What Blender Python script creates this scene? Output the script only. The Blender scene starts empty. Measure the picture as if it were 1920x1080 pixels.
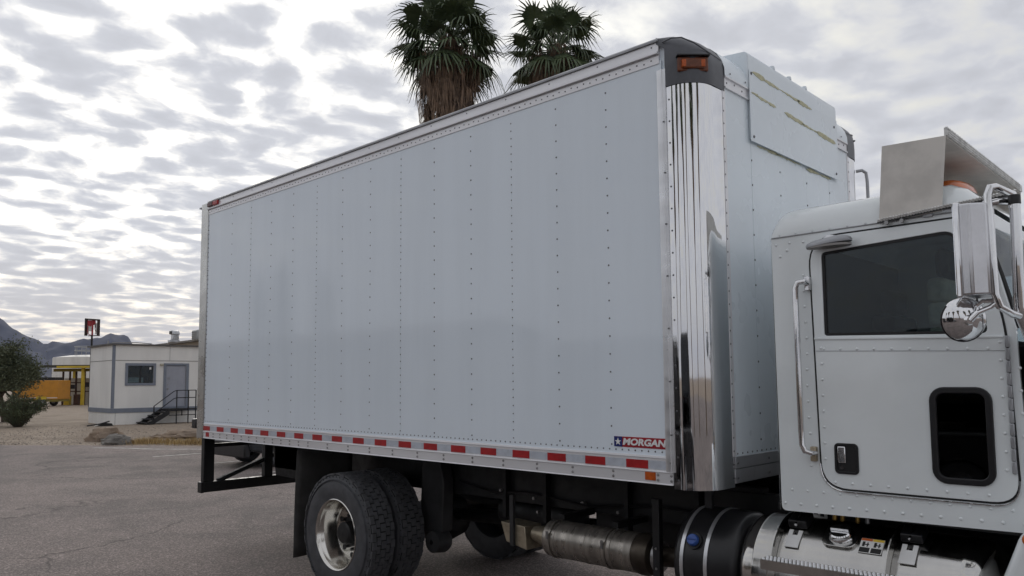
import bpy, bmesh, math, random
from math import sin, cos, pi, sqrt, radians
from mathutils import Vector, Matrix, noise

random.seed(11)
SC = bpy.context.scene
COL = SC.collection

# ------------------------------------------------------------------ camera
YAW, PIT, ROL = 0.7674461289, 0.0805796003, -0.0079738763
CAM = Vector((2.41782, -3.81946, 1.81429))
_f = Vector((-sin(YAW) * cos(PIT), cos(YAW) * cos(PIT), sin(PIT)))
_r = Vector((cos(YAW), sin(YAW), 0)); _u = _r.cross(_f)
_R = cos(ROL) * _r + sin(ROL) * _u; _U = -sin(ROL) * _r + cos(ROL) * _u
cd = bpy.data.cameras.new('camera'); cam = bpy.data.objects.new('camera', cd); COL.objects.link(cam)
cam.matrix_world = Matrix(((_R.x, _U.x, -_f.x, CAM.x), (_R.y, _U.y, -_f.y, CAM.y), (_R.z, _U.z, -_f.z, CAM.z), (0, 0, 0, 1)))
cd.sensor_width = 36; cd.lens = 1459.828 / 1920 * 36
cd.shift_x = (960 - 951.33) / 1920; cd.shift_y = (595.07 - 540) / 1920
cd.clip_start = 0.05; cd.clip_end = 30000
SC.camera = cam

# ------------------------------------------------------------------ sun, sky
SUN_DIR = Vector((-0.90, 0.36, 0.36)).normalized()      # towards the bright part of the clouds
SUN_EL = math.asin(SUN_DIR.z); SUN_AZ = math.atan2(SUN_DIR.x, SUN_DIR.y)
sd = bpy.data.lights.new('sun', 'SUN'); sd.energy = 0.7; sd.angle = radians(22); sd.color = (1, 0.95, 0.87)
sun = bpy.data.objects.new('sun', sd); COL.objects.link(sun)
sun.rotation_euler = SUN_DIR.to_track_quat('Z', 'Y').to_euler()

SC.view_settings.view_transform = 'Standard'; SC.view_settings.look = 'None'
SC.view_settings.exposure = 0.20; SC.view_settings.gamma = 1.0; SC.view_settings.use_curve_mapping = False


class NT:
    """small helper to write node trees"""
    def __init__(s, tree): s.t = tree
    def n(s, typ, **kw):
        nd = s.t.nodes.new(typ)
        ins = kw.pop('ins', {})
        for k, v in kw.items(): setattr(nd, k, v)
        for k, v in ins.items(): s.set(nd, k, v)
        return nd
    def set(s, nd, k, v):
        sock = nd.inputs[k]
        if isinstance(v, bpy.types.NodeSocket): s.t.links.new(v, sock)
        elif isinstance(v, bpy.types.Node): s.t.links.new(v.outputs[0], sock)
        else: sock.default_value = v
    def m(s, op, a, b=0.0, c=0.0, clamp=False):
        return s.n('ShaderNodeMath', operation=op, use_clamp=clamp, ins={0: a, 1: b, 2: c}).outputs[0]
    def vm(s, op, a, b=(0, 0, 0)):
        nd = s.n('ShaderNodeVectorMath', operation=op, ins={0: a, 1: b})
        return nd.outputs['Value'] if op in ('DOT_PRODUCT', 'LENGTH', 'DISTANCE') else nd.outputs[0]
    def noise(s, vec, scale, detail=4, rough=0.5, dist=0.0):
        return s.n('ShaderNodeTexNoise', ins={'Vector': vec, 'Scale': scale, 'Detail': detail, 'Roughness': rough, 'Distortion': dist})
    def ramp(s, fac, a, b, ca=0.0, cb=1.0, smooth=True):
        nd = s.n('ShaderNodeMapRange', interpolation_type='SMOOTHSTEP' if smooth else 'LINEAR')
        for k, v in zip(('Value', 'From Min', 'From Max', 'To Min', 'To Max'), (fac, a, b, ca, cb)): s.set(nd, k, v)
        return nd.outputs[0]
    def mix(s, fac, a, b, mode='MIX'):
        nd = s.n('ShaderNodeMix', data_type='RGBA', blend_type=mode)
        s.set(nd, 0, fac)
        for idx, v in ((6, a), (7, b)):
            if isinstance(v, (tuple, list)) and len(v) == 3: v = (*v, 1)
            s.set(nd, idx, v)
        return nd.outputs[2]


wd = bpy.data.worlds.new('World'); SC.world = wd; wd.use_nodes = True
wd.cycles.sampling_method = 'MANUAL'; wd.cycles.sample_map_resolution = 512
SC.cycles.max_bounces = 8; SC.cycles.diffuse_bounces = 3; SC.cycles.glossy_bounces = 4; SC.cycles.volume_bounces = 0; SC.cycles.transparent_max_bounces = 12
wd.node_tree.nodes.clear(); W = NT(wd.node_tree)
gen = W.n('ShaderNodeTexCoord').outputs['Generated']
dirn = W.vm('NORMALIZE', gen)
sx = W.n('ShaderNodeSeparateXYZ', ins={0: dirn})
zc = W.m('ADD', W.m('MAXIMUM', sx.outputs[2], 0.0), 0.13)
flat = W.n('ShaderNodeCombineXYZ', ins={0: W.m('DIVIDE', sx.outputs[0], zc), 1: W.m('DIVIDE', sx.outputs[1], zc), 2: 3.7}).outputs[0]
warp = W.noise(flat, 2.2, 3, 0.55)
flat2 = W.vm('ADD', flat, W.n('ShaderNodeVectorMath', operation='SCALE', ins={0: W.vm('SUBTRACT', warp.outputs['Color'], (0.5, 0.5, 0.5)), 'Scale': 0.22}).outputs[0])
mp = W.n('ShaderNodeMapping', ins={'Vector': flat2, 'Rotation': (0, 0, radians(20)), 'Scale': (1.0, 0.85, 1.0)}).outputs[0]
big = W.noise(mp, 1.5, 2, 0.5).outputs[0]
vor = W.n('ShaderNodeTexVoronoi', feature='SMOOTH_F1', ins={'Vector': mp, 'Scale': 9.0, 'Smoothness': 0.6, 'Randomness': 1.0}).outputs['Distance']
cells = W.noise(mp, 8.4, 4, 0.5, 0.2).outputs[0]
fine = W.noise(mp, 20.0, 5, 0.62).outputs[0]
puff = W.m('SUBTRACT', 0.78, vor)
dens = W.m('ADD', W.m('MULTIPLY', big, 0.26), W.m('ADD', W.m('ADD', W.m('MULTIPLY', cells, 0.42), W.m('MULTIPLY', puff, 0.30)), W.m('MULTIPLY', fine, 0.16)))
sdot = W.m('MAXIMUM', W.vm('DOT_PRODUCT', dirn, tuple(SUN_DIR)), 0.0)
glow = W.m('POWER', sdot, 4.0)
g2 = W.m('POWER', sdot, 2.0)
dens = W.m('SUBTRACT', dens, W.m('MULTIPLY', glow, 0.01))
thick = W.ramp(dens, 0.325, 0.545)
core = W.ramp(dens, 0.44, 0.66)
gapL = W.m('ADD', 0.60, W.m('ADD', W.m('MULTIPLY', glow, 0.62), W.m('MULTIPLY', g2, 0.10)))
thkL = W.m('ADD', W.m('ADD', 0.60, W.m('MULTIPLY', glow, 0.04)), W.m('MULTIPLY', core, -0.085))
gap = W.mix(1.0, (1.0, 0.982, 0.915), W.n('ShaderNodeCombineColor', ins={0: gapL, 1: gapL, 2: gapL}).outputs[0], 'MULTIPLY')
thk = W.mix(1.0, (0.955, 0.975, 1.045), W.n('ShaderNodeCombineColor', ins={0: thkL, 1: thkL, 2: thkL}).outputs[0], 'MULTIPLY')
cloud = W.mix(thick, gap, thk)
elev = sx.outputs[2]
cloud = W.mix(W.ramp(elev, -0.01, 0.20, 0.62, 0.0), cloud, W.mix(glow, (0.50, 0.51, 0.53), (0.66, 0.62, 0.58)))
hz = W.m('POWER', W.m('SUBTRACT', 1.0, W.m('MAXIMUM', elev, 0.0)), 14.0)
cloud = W.mix(W.m('MULTIPLY', hz, 0.75), cloud, W.mix(1.0, cloud, (1.06, 0.985, 0.87), 'MULTIPLY'))
cloud = W.mix(W.ramp(elev, -0.03, 0.0, 1.0, 0.0), cloud, (0.42, 0.41, 0.40))
sky = W.n('ShaderNodeTexSky', sky_type='NISHITA', sun_disc=False, sun_elevation=SUN_EL, sun_rotation=SUN_AZ, air_density=1.0, dust_density=2.0)
b1 = W.n('ShaderNodeBackground', ins={'Color': sky.outputs[0], 'Strength': 0.08})
b2 = W.n('ShaderNodeBackground', ins={'Color': cloud, 'Strength': 1.0})
mx = W.n('ShaderNodeMixShader', ins={0: W.ramp(thick, 0.0, 1.0, 0.93, 1.0), 1: b1.outputs[0], 2: b2.outputs[0]})
wo = W.n('ShaderNodeOutputWorld', ins={'Surface': mx.outputs[0]})


# ------------------------------------------------------------------ materials
MATS = {}
def mat(name, col, rough=0.5, metal=0.0, var=0.0, scale=6.0, bump=0.0, bscale=None, coat=0.0, col2=None, spec=0.5, rvar=0.0, stretch=(1, 1, 1), detail=4):
    if name in MATS: return MATS[name]
    m = bpy.data.materials.new(name); m.use_nodes = True; MATS[name] = m
    T = NT(m.node_tree); b = m.node_tree.nodes['Principled BSDF']
    co = T.n('ShaderNodeTexCoord').outputs['Object']
    if stretch != (1, 1, 1): co = T.n('ShaderNodeMapping', ins={'Vector': co, 'Scale': stretch}).outputs[0]
    b.inputs['Base Color'].default_value = (*col, 1); b.inputs['Roughness'].default_value = rough
    b.inputs['Metallic'].default_value = metal; b.inputs['Coat Weight'].default_value = coat
    b.inputs['Coat Roughness'].default_value = 0.06; b.inputs['Specular IOR Level'].default_value = spec
    if var or col2:
        c2 = col2 or tuple(c * (1 - var) for c in col)
        f = T.ramp(T.noise(co, scale, detail, 0.6).outputs[0], 0.35, 0.68)
        T.set(b, 'Base Color', T.mix(f, col, c2))
    if rvar:
        T.set(b, 'Roughness', T.ramp(T.noise(co, scale * 1.7, 3, 0.6).outputs[0], 0.3, 0.7, max(rough - rvar, 0.01), rough + rvar))
    if bump:
        h = T.noise(co, bscale or scale * 4, 4, 0.6).outputs[0]
        T.set(b, 'Normal', T.n('ShaderNodeBump', ins={'Strength': bump, 'Distance': 0.01, 'Height': h}).outputs[0])
    return m


frp = mat('frp_white', (0.790, 0.865, 0.937), 0.07, 0, var=0.04, scale=2.2, bump=0.006, bscale=2.2, stretch=(1.6, 1, 0.14), rvar=0.02)
frp_front = mat('frp_front', (0.80, 0.87, 0.92), 0.28, 0, var=0.05, scale=1.4, bump=0.02, bscale=3, rvar=0.06)
alu = mat('aluminium', (0.72, 0.73, 0.75), 0.34, 0.85, var=0.12, scale=5, bump=0.04, bscale=20, stretch=(0.15, 1, 1), rvar=0.1)
alu_white = mat('mill_rail', (0.80, 0.80, 0.82), 0.38, 0.35, var=0.10, scale=3, bump=0.03, bscale=14, stretch=(0.12, 1, 1), rvar=0.08)
alu_dull = mat('aluminium_dull', (0.42, 0.43, 0.45), 0.42, 0.7, var=0.2, scale=4, bump=0.03, rvar=0.1)
chrome = mat('chrome', (0.78, 0.78, 0.79), 0.05, 1.0, var=0.10, scale=9, bump=0.02, bscale=7, rvar=0.03)
stain = mat('stainless_corner', (0.74, 0.74, 0.75), 0.035, 1.0, bump=0.06, bscale=5.0, stretch=(1.6, 1.6, 0.10), var=0.05, scale=3)
steel_dirty = mat('steel_muffler', (0.42, 0.39, 0.35), 0.33, 0.9, var=0.35, scale=6, bump=0.08, bscale=18, rvar=0.12, stretch=(2.5, 0.6, 0.6))
tank_alu = mat('tank_aluminium', (0.52, 0.51, 0.49), 0.15, 1.0, var=0.15, scale=4, bump=0.03, bscale=12, rvar=0.08, stretch=(1, 0.3, 0.3))
shield = mat('heat_shield', (0.46, 0.40, 0.30), 0.4, 0.75, var=0.4, scale=9, bump=0.06)
white_paint = mat('white_cab_paint', (0.825, 0.870, 0.882), 0.2, 0, var=0.045, scale=3, bump=0.006, bscale=3, coat=0.9, rvar=0.05)
grey_cap = mat('grey_cap', (0.10, 0.105, 0.12), 0.42, 0, var=0.25, scale=7, bump=0.06, bscale=60)
black = mat('black_chassis', (0.008, 0.0085, 0.0095), 0.5, 0, var=0.4, scale=7, bump=0.1, rvar=0.12)
black_pl = mat('black_plastic', (0.012, 0.012, 0.014), 0.35, 0, var=0.3, scale=12, bump=0.03)
black_seal = mat('black_rubber_seal', (0.008, 0.008, 0.009), 0.5)
flapm = mat('mud_flap_rubber', (0.060, 0.058, 0.056), 0.75, 0, var=0.35, scale=5, bump=0.08)
tyrem = mat('tyre_rubber', (0.070, 0.072, 0.080), 0.6, 0, var=0.35, scale=9, bump=0.06, bscale=60)
recess_shade_m = mat('tyre_recess_shade', (0.008, 0.008, 0.009), 0.85)  # near-black: shade of the tyre recesses put into the colour
redm = mat('red_reflector', (0.42, 0.018, 0.022), 0.3, 0, var=0.2, scale=20, bump=0.05, bscale=120)
wrefl = mat('white_reflector', (0.56, 0.60, 0.67), 0.3, 0.1, var=0.15, scale=16, bump=0.05, bscale=120)
amber = mat('amber_lens', (0.55, 0.10, 0.008), 0.3, 0, var=0.3, scale=40, bump=0.1, bscale=90)
amber_dk = mat('amber_lens_old', (0.20, 0.055, 0.018), 0.35, 0, var=0.4, scale=30, bump=0.1, bscale=90)
beacon_m = mat('beacon_lens', (0.70, 0.15, 0.012), 0.22, 0, coat=0.5, var=0.3, scale=12)
rivetm = mat('rivet_steel', (0.15, 0.15, 0.16), 0.45, 0.6)
boltm = mat('bolt_zinc', (0.38, 0.38, 0.38), 0.35, 0.85, var=0.3, scale=40)
blue_m = mat('logo_blue', (0.015, 0.025, 0.16), 0.4, var=0.15, scale=20)
red_logo = mat('logo_red', (0.35, 0.012, 0.022), 0.4, var=0.15, scale=20)
white_logo = mat('logo_white', (0.80, 0.80, 0.80), 0.4)
blue_cap = mat('blue_cap', (0.05, 0.12, 0.42), 0.4, var=0.25, scale=20)
canopy_m = mat('galvanised_sheet', (0.72, 0.69, 0.645), 0.62, 0.15, var=0.16, scale=7, bump=0.05, bscale=40)
canopy_edge = mat('tread_edge', (0.78, 0.78, 0.76), 0.45, 0.3, var=0.3, scale=20)
caulk = mat('caulk_residue', (0.64, 0.62, 0.42), 0.8, 0, var=0.25, scale=30, bump=0.3, bscale=90)
int_dark = mat('cab_interior', (0.014, 0.014, 0.016), 0.8, var=0.3, scale=6)
seat_m = mat('seat_cover', (0.84, 0.80, 0.64), 0.85, 0, var=0.2, scale=14, bump=0.2)
rearpost_m = mat('rear_frame_metal', (0.60, 0.60, 0.58), 0.28, 0.9, var=0.18, scale=2.5, bump=0.05, bscale=6, rvar=0.08)


def glass_mat(name, tint, gloss_rough=0.015, add=0.005):
    m = bpy.data.materials.new(name); m.use_nodes = True; T = NT(m.node_tree); m.node_tree.nodes.clear()
    tr = T.n('ShaderNodeBsdfTransparent', ins={'Color': (*tint, 1)})
    gl = T.n('ShaderNodeBsdfGlossy', ins={'Color': (0.9, 0.93, 0.95, 1), 'Roughness': gloss_rough})
    fr = T.n('ShaderNodeFresnel', ins={'IOR': 1.5})
    fac = T.m('ADD', T.m('MULTIPLY', fr.outputs[0], 0.7), add)
    mxs = T.n('ShaderNodeMixShader', ins={0: fac, 1: tr.outputs[0], 2: gl.outputs[0]})
    T.n('ShaderNodeOutputMaterial', ins={'Surface': mxs.outputs[0]})
    return m
glass = glass_mat('cab_glass', (0.58, 0.65, 0.67))
screen_glass = glass_mat('windscreen_glass', (0.40, 0.44, 0.46))
dark_glass = glass_mat('dark_glass', (0.10, 0.12, 0.12), add=0.02)


# ------------------------------------------------------------------ mesh builder
def empty(name, loc=(0, 0, 0), rz=0.0):
    o = bpy.data.objects.new(name, None); COL.objects.link(o); o.location = loc; o.rotation_euler = (0, 0, rz)
    o.empty_display_size = 0.2
    return o


def tag(o, label=None, cat=None, group=None, kind=None):
    if label: o['label'] = label
    if cat: o['category'] = cat
    if group: o['group'] = group
    if kind: o['kind'] = kind
    return o


class MB:
    def __init__(s): s.v = []; s.f = []
    def add(s, vs, fs):
        k = len(s.v); s.v += [tuple(v) for v in vs]; s.f += [tuple(i + k for i in f) for f in fs]; return s
    def box(s, x0, x1, y0, y1, z0, z1, M=None):
        vs = [(x, y, z) for x in (x0, x1) for y in (y0, y1) for z in (z0, z1)]
        if M: vs = [M @ Vector(v) for v in vs]
        return s.add(vs, [(0, 1, 3, 2), (4, 6, 7, 5), (0, 4, 5, 1), (2, 3, 7, 6), (0, 2, 6, 4), (1, 5, 7, 3)])
    def cyl(s, p0, p1, r0, r1=None, n=16, caps=True):
        p0, p1 = Vector(p0), Vector(p1); r1 = r0 if r1 is None else r1
        d = (p1 - p0).normalized(); a = d.orthogonal().normalized(); b = d.cross(a)
        vs = [p + (a * cos(2 * pi * i / n) + b * sin(2 * pi * i / n)) * r for p, r in ((p0, r0), (p1, r1)) for i in range(n)]
        fs = [(i, (i + 1) % n, n + (i + 1) % n, n + i) for i in range(n)]
        if caps: fs += [tuple(range(n))[::-1], tuple(range(n, 2 * n))]
        return s.add(vs, fs)
    def tube(s, path, r, n=10, rr=None):
        P = [Vector(p) for p in path]; up = None; rings = []
        for i, p in enumerate(P):
            d = (P[min(i + 1, len(P) - 1)] - P[max(i - 1, 0)]).normalized()
            a = d.orthogonal().normalized() if up is None else (up - d * up.dot(d)).normalized()
            up = a; b = d.cross(a); q = rr[i] if rr else r
            rings.append([p + (a * cos(2 * pi * k / n) + b * sin(2 * pi * k / n)) * q for k in range(n)])
        vs = [v for R in rings for v in R]; fs = []
        for i in range(len(P) - 1):
            fs += [(i * n + k, i * n + (k + 1) % n, (i + 1) * n + (k + 1) % n, (i + 1) * n + k) for k in range(n)]
        fs += [tuple(range(n))[::-1], tuple(range((len(P) - 1) * n, len(P) * n))]
        return s.add(vs, fs)
    def lathe(s, prof, c, axis='y', n=48, closed=False):
        """prof: (offset along axis, radius)"""
        vs = []; fs = []; m = len(prof)
        for i in range(n):
            t = 2 * pi * i / n
            for (o, r) in prof:
                if axis == 'y': vs.append((c[0] + r * cos(t), c[1] + o, c[2] + r * sin(t)))
                elif axis == 'x': vs.append((c[0] + o, c[1] + r * cos(t), c[2] + r * sin(t)))
                else: vs.append((c[0] + r * cos(t), c[1] + r * sin(t), c[2] + o))
        for i in range(n):
            j = (i + 1) % n
            for k in range(m - (0 if closed else 1)):
                l = (k + 1) % m
                fs.append((i * m + k, j * m + k, j * m + l, i * m + l))
        return s.add(vs, fs)
    def prism(s, poly, axis, a, b):
        """poly of 2d points extruded along axis from a to b.  x: (y,z)  y: (x,z)  z: (x,y)"""
        def P(q, t):
            return {'x': (t, q[0], q[1]), 'y': (q[0], t, q[1]), 'z': (q[0], q[1], t)}[axis]
        n = len(poly); vs = [P(q, a) for q in poly] + [P(q, b) for q in poly]
        return s.add(vs, [(i, (i + 1) % n, n + (i + 1) % n, n + i) for i in range(n)] + [tuple(range(n))[::-1], tuple(range(n, 2 * n))])
    def grid(s, rows):
        m = len(rows[0]); vs = [v for r in rows for v in r]
        return s.add(vs, [(i * m + k, i * m + k + 1, (i + 1) * m + k + 1, (i + 1) * m + k) for i in range(len(rows) - 1) for k in range(m - 1)])
    def rivets(s, pts, nrm, r=0.0065, h=0.0035, n=6):
        nrm = Vector(nrm).normalized(); a = nrm.orthogonal().normalized(); b = nrm.cross(a)
        for p in pts:
            p = Vector(p); vs = []
            for (q, e) in ((1, -0.0005), (0.75, h * 0.75)):
                vs += [p + (a * cos(2 * pi * i / n) + b * sin(2 * pi * i / n)) * r * q + nrm * e for i in range(n)]
            vs.append(p + nrm * h)
            s.add(vs, [(i, (i + 1) % n, n + (i + 1) % n, n + i) for i in range(n)] + [(n + i, n + (i + 1) % n, 2 * n) for i in range(n)])
        return s
    def plate(s, outer, holes, y0, y1, axis='y'):
        """flat plate with holes; loops are (x,z) lists"""
        bm = bmesh.new(); loops = []
        for lp in [outer] + list(holes):
            vv = [bm.verts.new((q[0], 0, q[1])) for q in lp]
            loops.append(len(lp))
            for i in range(len(vv)): bm.edges.new((vv[i], vv[(i + 1) % len(vv)]))
        bmesh.ops.triangle_fill(bm, use_beauty=True, use_dissolve=False, edges=bm.edges[:], normal=(0, -1, 0))
        bm.verts.index_update()
        V = [(v.co.x, v.co.z) for v in bm.verts]; Fs = [tuple(v.index for v in f.verts) for f in bm.faces]; bm.free()
        n = len(V)
        def P(q, t): return (q[0], t, q[1]) if axis == 'y' else (t, q[0], q[1])
        fs = list(Fs) + [tuple(i + n for i in f[::-1]) for f in Fs]; k = 0
        for L in loops:
            fs += [(k + i, k + (i + 1) % L, n + k + (i + 1) % L, n + k + i) for i in range(L)]; k += L
        return s.add([P(q, y0) for q in V] + [P(q, y1) for q in V], fs)
    def build(s, name, m, parent=None, smooth=35, bevel=0.0, kind=None, seg=2):
        me = bpy.data.meshes.new(name); me.from_pydata(s.v, [], s.f); me.update()
        bm = bmesh.new(); bm.from_mesh(me); bmesh.ops.recalc_face_normals(bm, faces=bm.faces[:]); bm.to_mesh(me); bm.free()
        if m: me.materials.append(m)
        if smooth:
            me.polygons.foreach_set('use_smooth', [True] * len(me.polygons)); me.set_sharp_from_angle(angle=radians(smooth))
        o = bpy.data.objects.new(name, me); COL.objects.link(o); o.parent = parent
        if bevel:
            b = o.modifiers.new('bevel', 'BEVEL'); b.width = bevel; b.segments = seg; b.limit_method = 'ANGLE'; b.angle_limit = radians(35)
            b.harden_normals = False
        if kind: o['kind'] = kind
        return o


def rrect(x0, x1, z0, z1, r, n=5):
    out = []
    for cx, cz, a0 in ((x1 - r, z1 - r, 0), (x0 + r, z1 - r, 90), (x0 + r, z0 + r, 180), (x1 - r, z0 + r, 270)):
        for i in range(n + 1):
            a = radians(a0 + 90 * i / n); out.append((cx + r * cos(a), cz + r * sin(a)))
    return out


def roundpoly(pts, rad, n=5):
    out = []; N = len(pts)
    for i in range(N):
        p = Vector(pts[i]); a = Vector(pts[i - 1]); b = Vector(pts[(i + 1) % N]); r = rad[i] if isinstance(rad, (list, tuple)) else rad
        if r <= 0: out.append(tuple(p)); continue
        d1 = (a - p).normalized(); d2 = (b - p).normalized()
        p0 = p + d1 * r; p1 = p + d2 * r
        for k in range(n + 1):
            t = k / n; out.append(tuple(p0 * (1 - t) ** 2 + p * 2 * t * (1 - t) + p1 * t * t))
    return out


def offset(poly, d):
    c = Vector((sum(p[0] for p in poly) / len(poly), sum(p[1] for p in poly) / len(poly))); out = []; N = len(poly)
    area = sum(poly[i][0] * poly[(i + 1) % N][1] - poly[(i + 1) % N][0] * poly[i][1] for i in range(N))
    sg = 1 if area > 0 else -1
    for i in range(N):
        a = Vector(poly[i - 1]); p = Vector(poly[i]); b = Vector(poly[(i + 1) % N])
        t = (b - a)
        if t.length < 1e-9: out.append(tuple(p)); continue
        t.normalize(); out.append((p.x + t.y * d * sg, p.y - t.x * d * sg))
    return out


def text_mesh(txt, name, m, parent, size, M, shear=0.0, off=0.0, extr=0.0008, spacing=1.0, xscale=1.0):
    cu = bpy.data.curves.new(name, 'FONT'); cu.body = txt; cu.size = size; cu.shear = shear; cu.offset = off; cu.extrude = extr
    cu.align_x = 'CENTER'; cu.align_y = 'CENTER'; cu.space_character = spacing; cu.resolution_u = 3
    t = bpy.data.objects.new(name + '_t', cu); COL.objects.link(t)
    dg = bpy.context.evaluated_depsgraph_get(); me = bpy.data.meshes.new_from_object(t.evaluated_get(dg))
    bpy.data.objects.remove(t); bpy.data.curves.remove(cu)
    me.transform(Matrix.Diagonal((xscale, 1, 1, 1))); me.transform(M); me.materials.clear(); me.materials.append(m); me.name = name
    o = bpy.data.objects.new(name, me); COL.objects.link(o); o.parent = parent
    return o

# ================================================================== ground
def ground_mat(name, c1, c2, c3, speck, sscale, bump, patch=0.12, rough=0.95, crack=0.0):
    m = bpy.data.materials.new(name); m.use_nodes = True; T = NT(m.node_tree); b = m.node_tree.nodes['Principled BSDF']
    co = T.n('ShaderNodeTexCoord').outputs['Object']
    big = T.ramp(T.noise(co, patch, 5, 0.6).outputs[0], 0.35, 0.65)
    mid = T.ramp(T.noise(co, patch * 7, 4, 0.6, 0.4).outputs[0], 0.38, 0.66)
    col = T.mix(mid, T.mix(big, c1, c2), T.mix(big, c2, c3))
    sp = T.noise(co, sscale, 3, 0.7).outputs[0]
    st = T.n('ShaderNodeTexVoronoi', ins={'Vector': co, 'Scale': sscale * 0.9}).outputs['Color']
    sv = T.n('ShaderNodeSeparateColor', ins={0: st}).outputs[0]
    k = T.m('ADD', 1.0 - speck * 0.9, T.m('ADD', T.m('MULTIPLY', T.ramp(sp, 0.3, 0.75), speck), T.m('MULTIPLY', T.m('POWER', sv, 3.0), speck * 1.2)))
    col = T.mix(1.0, col, T.n('ShaderNodeCombineColor', ins={0: k, 1: k, 2: k}).outputs[0], 'MULTIPLY')
    if crack:
        wv = T.vm('ADD', co, T.n('ShaderNodeVectorMath', operation='SCALE', ins={0: T.noise(co, 0.7, 4, 0.6).outputs['Color'], 'Scale': 1.6}).outputs[0])
        ed = T.n('ShaderNodeTexVoronoi', feature='DISTANCE_TO_EDGE', ins={'Vector': wv, 'Scale': 0.16}).outputs[0]
        ln = T.m('MULTIPLY', T.ramp(ed, 0.0, 0.006, 1.0, 0.0), T.ramp(T.noise(co, 0.35, 2, 0.5).outputs[0], 0.45, 0.6))
        col = T.mix(T.m('MULTIPLY', ln, crack), col, tuple(c * 0.35 for c in c3))
    T.set(b, 'Base Color', col); b.inputs['Roughness'].default_value = rough; b.inputs['Specular IOR Level'].default_value = 0.25
    h = T.m('ADD', T.m('MULTIPLY', sv, 0.6), sp)
    T.set(b, 'Normal', T.n('ShaderNodeBump', ins={'Strength': bump, 'Distance': 0.012, 'Height': h}).outputs[0])
    return m
dirt_m = ground_mat('dirt_gravel', (0.32, 0.255, 0.195), (0.36, 0.295, 0.235), (0.24, 0.188, 0.142), 0.40, 34, 0.5, 0.09)
asph_m = ground_mat('old_asphalt', (0.300, 0.252, 0.233), (0.256, 0.217, 0.203), (0.178, 0.156, 0.147), 0.66, 70, 0.6, 0.13, 0.92, 0.7)
line_m = mat('worn_line_paint', (0.62, 0.60, 0.56), 0.8, 0, col2=(0.22, 0.20, 0.185), scale=3.5, bump=0.1)
g = MB(); S_ = 7500
gx = [-S_, -1500, -300, -120, -60, -30, 0, 40, 200, 1500, S_]
g.grid([[(x, y, -0.004) for y in gx] for x in gx]); tag(g.build('ground', dirt_m, None, smooth=0), kind='structure')
ed = [(-70, -31), (-45, -12.6)]
for k in range(60):
    t = k / 59; x = -42 + 42 * t; y = -10.1 + 30.9 * t
    n_ = noise.noise(Vector((x * 0.7, y * 0.7, 0))) * 0.35 + noise.noise(Vector((x * 3, y * 3, 4))) * 0.12
    ed.append((x - 0.59 * n_, y + 0.81 * n_))
ed += [(30, 42), (60, 42), (60, -70), (-70, -70)]
tag(MB().prism(ed, 'z', -0.12, 0.0).build('parking_lot', asph_m, None, smooth=0), kind='structure')
def stripe(pts, w, label):
    mb = MB(); n = len(pts); L = []; R = []
    for i, p in enumerate(pts):
        a = Vector(pts[max(i - 1, 0)]); c = Vector(pts[min(i + 1, n - 1)]); d = (c - a).normalized(); j = w * (1 + 0.12 * noise.noise(Vector((i * 1.7, p[0], 3))))
        L.append((p[0] - d.y * j / 2, p[1] + d.x * j / 2, 0.004)); R.append((p[0] + d.y * j / 2, p[1] - d.x * j / 2, 0.004))
    mb.grid([L, R]); o = mb.build('painted_line', line_m, None, smooth=0); tag(o, kind='structure')
stripe([(-21.45 + 2.97 * k / 8, 4.02 + 1.73 * k / 8 + 0.10 * sin(k)) for k in range(9)] + [(-16.0, 7.4), (-12, 10.2)], 0.13, '')
for x in (-17.35, -14.72, -12.09): stripe([(x, 4.05 + 0.3 * k) for k in range(17)], 0.10, '')

# ================================================================== the box truck
P16 = 0.4064
ZB, ZQ, ZR, ZS, ZT = 1.22, 1.3785, 3.66, 3.711, 3.805
XR, XF, BW = -5.835, 0.235, 2.50
truck = empty('box_truck')
tag(truck, 'white box truck with chrome front corner and white day cab, parked on asphalt', 'truck')

# ---- cargo box (part) with its pieces (sub-parts)
b = MB(); b.box(XR, 0.03, 0.012, BW - 0.012, ZB + 0.02, 3.80)
b.box(0.03, XF - 0.012, 0.2, BW - 0.2, ZB + 0.02, 3.56)
cargo = b.build('cargo_box', frp, truck)

seams = [XR, -12 * P16, -9 * P16, -6 * P16, -3 * P16, 0.0]
for i in range(5):
    MB().box(seams[i] + 0.0003, seams[i + 1] - 0.0003, 0.001 + 0.0005 * (i % 2), 0.011, ZQ - 0.02, ZR + 0.02).build('side_panel', frp, cargo)
    MB().box(seams[i] + 0.0012, seams[i + 1] - 0.0012, BW - 0.011, BW - 0.001, ZQ - 0.02, ZR + 0.02).build('side_panel', frp, cargo)
# rivet columns
for i in range(13):
    X = -(13 - i) * P16; seam = i in (1, 4, 7, 10); st = 0.054 if seam else 0.108
    pts = []; z = ZQ + 0.05
    while z < ZR - 0.02:
        pts.append((X + random.uniform(-.001, .001), 0.001, z)); z += st
    MB().rivets(pts, (0, -1, 0), 0.0054 if seam else 0.0064, 0.0035).build('rivet_column', rivetm, cargo, kind='stuff')
row = [(x * 0.046 + XR + 0.03, 0.001, ZQ + 0.022) for x in range(int(5.80 / 0.046))]
MB().rivets(row, (0, -1, 0), 0.0058, 0.003).build('rivet_row', rivetm, cargo, kind='stuff')
row = [(x * 0.0508 + XR + 0.03, -0.0045, ZR + 0.022 + 0.008 * (x % 2)) for x in range(int(5.83 / 0.0508))]
MB().rivets(row, (0, -1, 0), 0.0055, 0.003).build('rivet_row', rivetm, cargo, kind='stuff')
row = [(XR + 0.012, 0.0, ZQ + 0.06 + 0.05 * k) for k in range(44)]
MB().rivets(row, (0, -1, 0), 0.006, 0.003).build('rivet_column', rivetm, cargo, kind='stuff')

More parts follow.
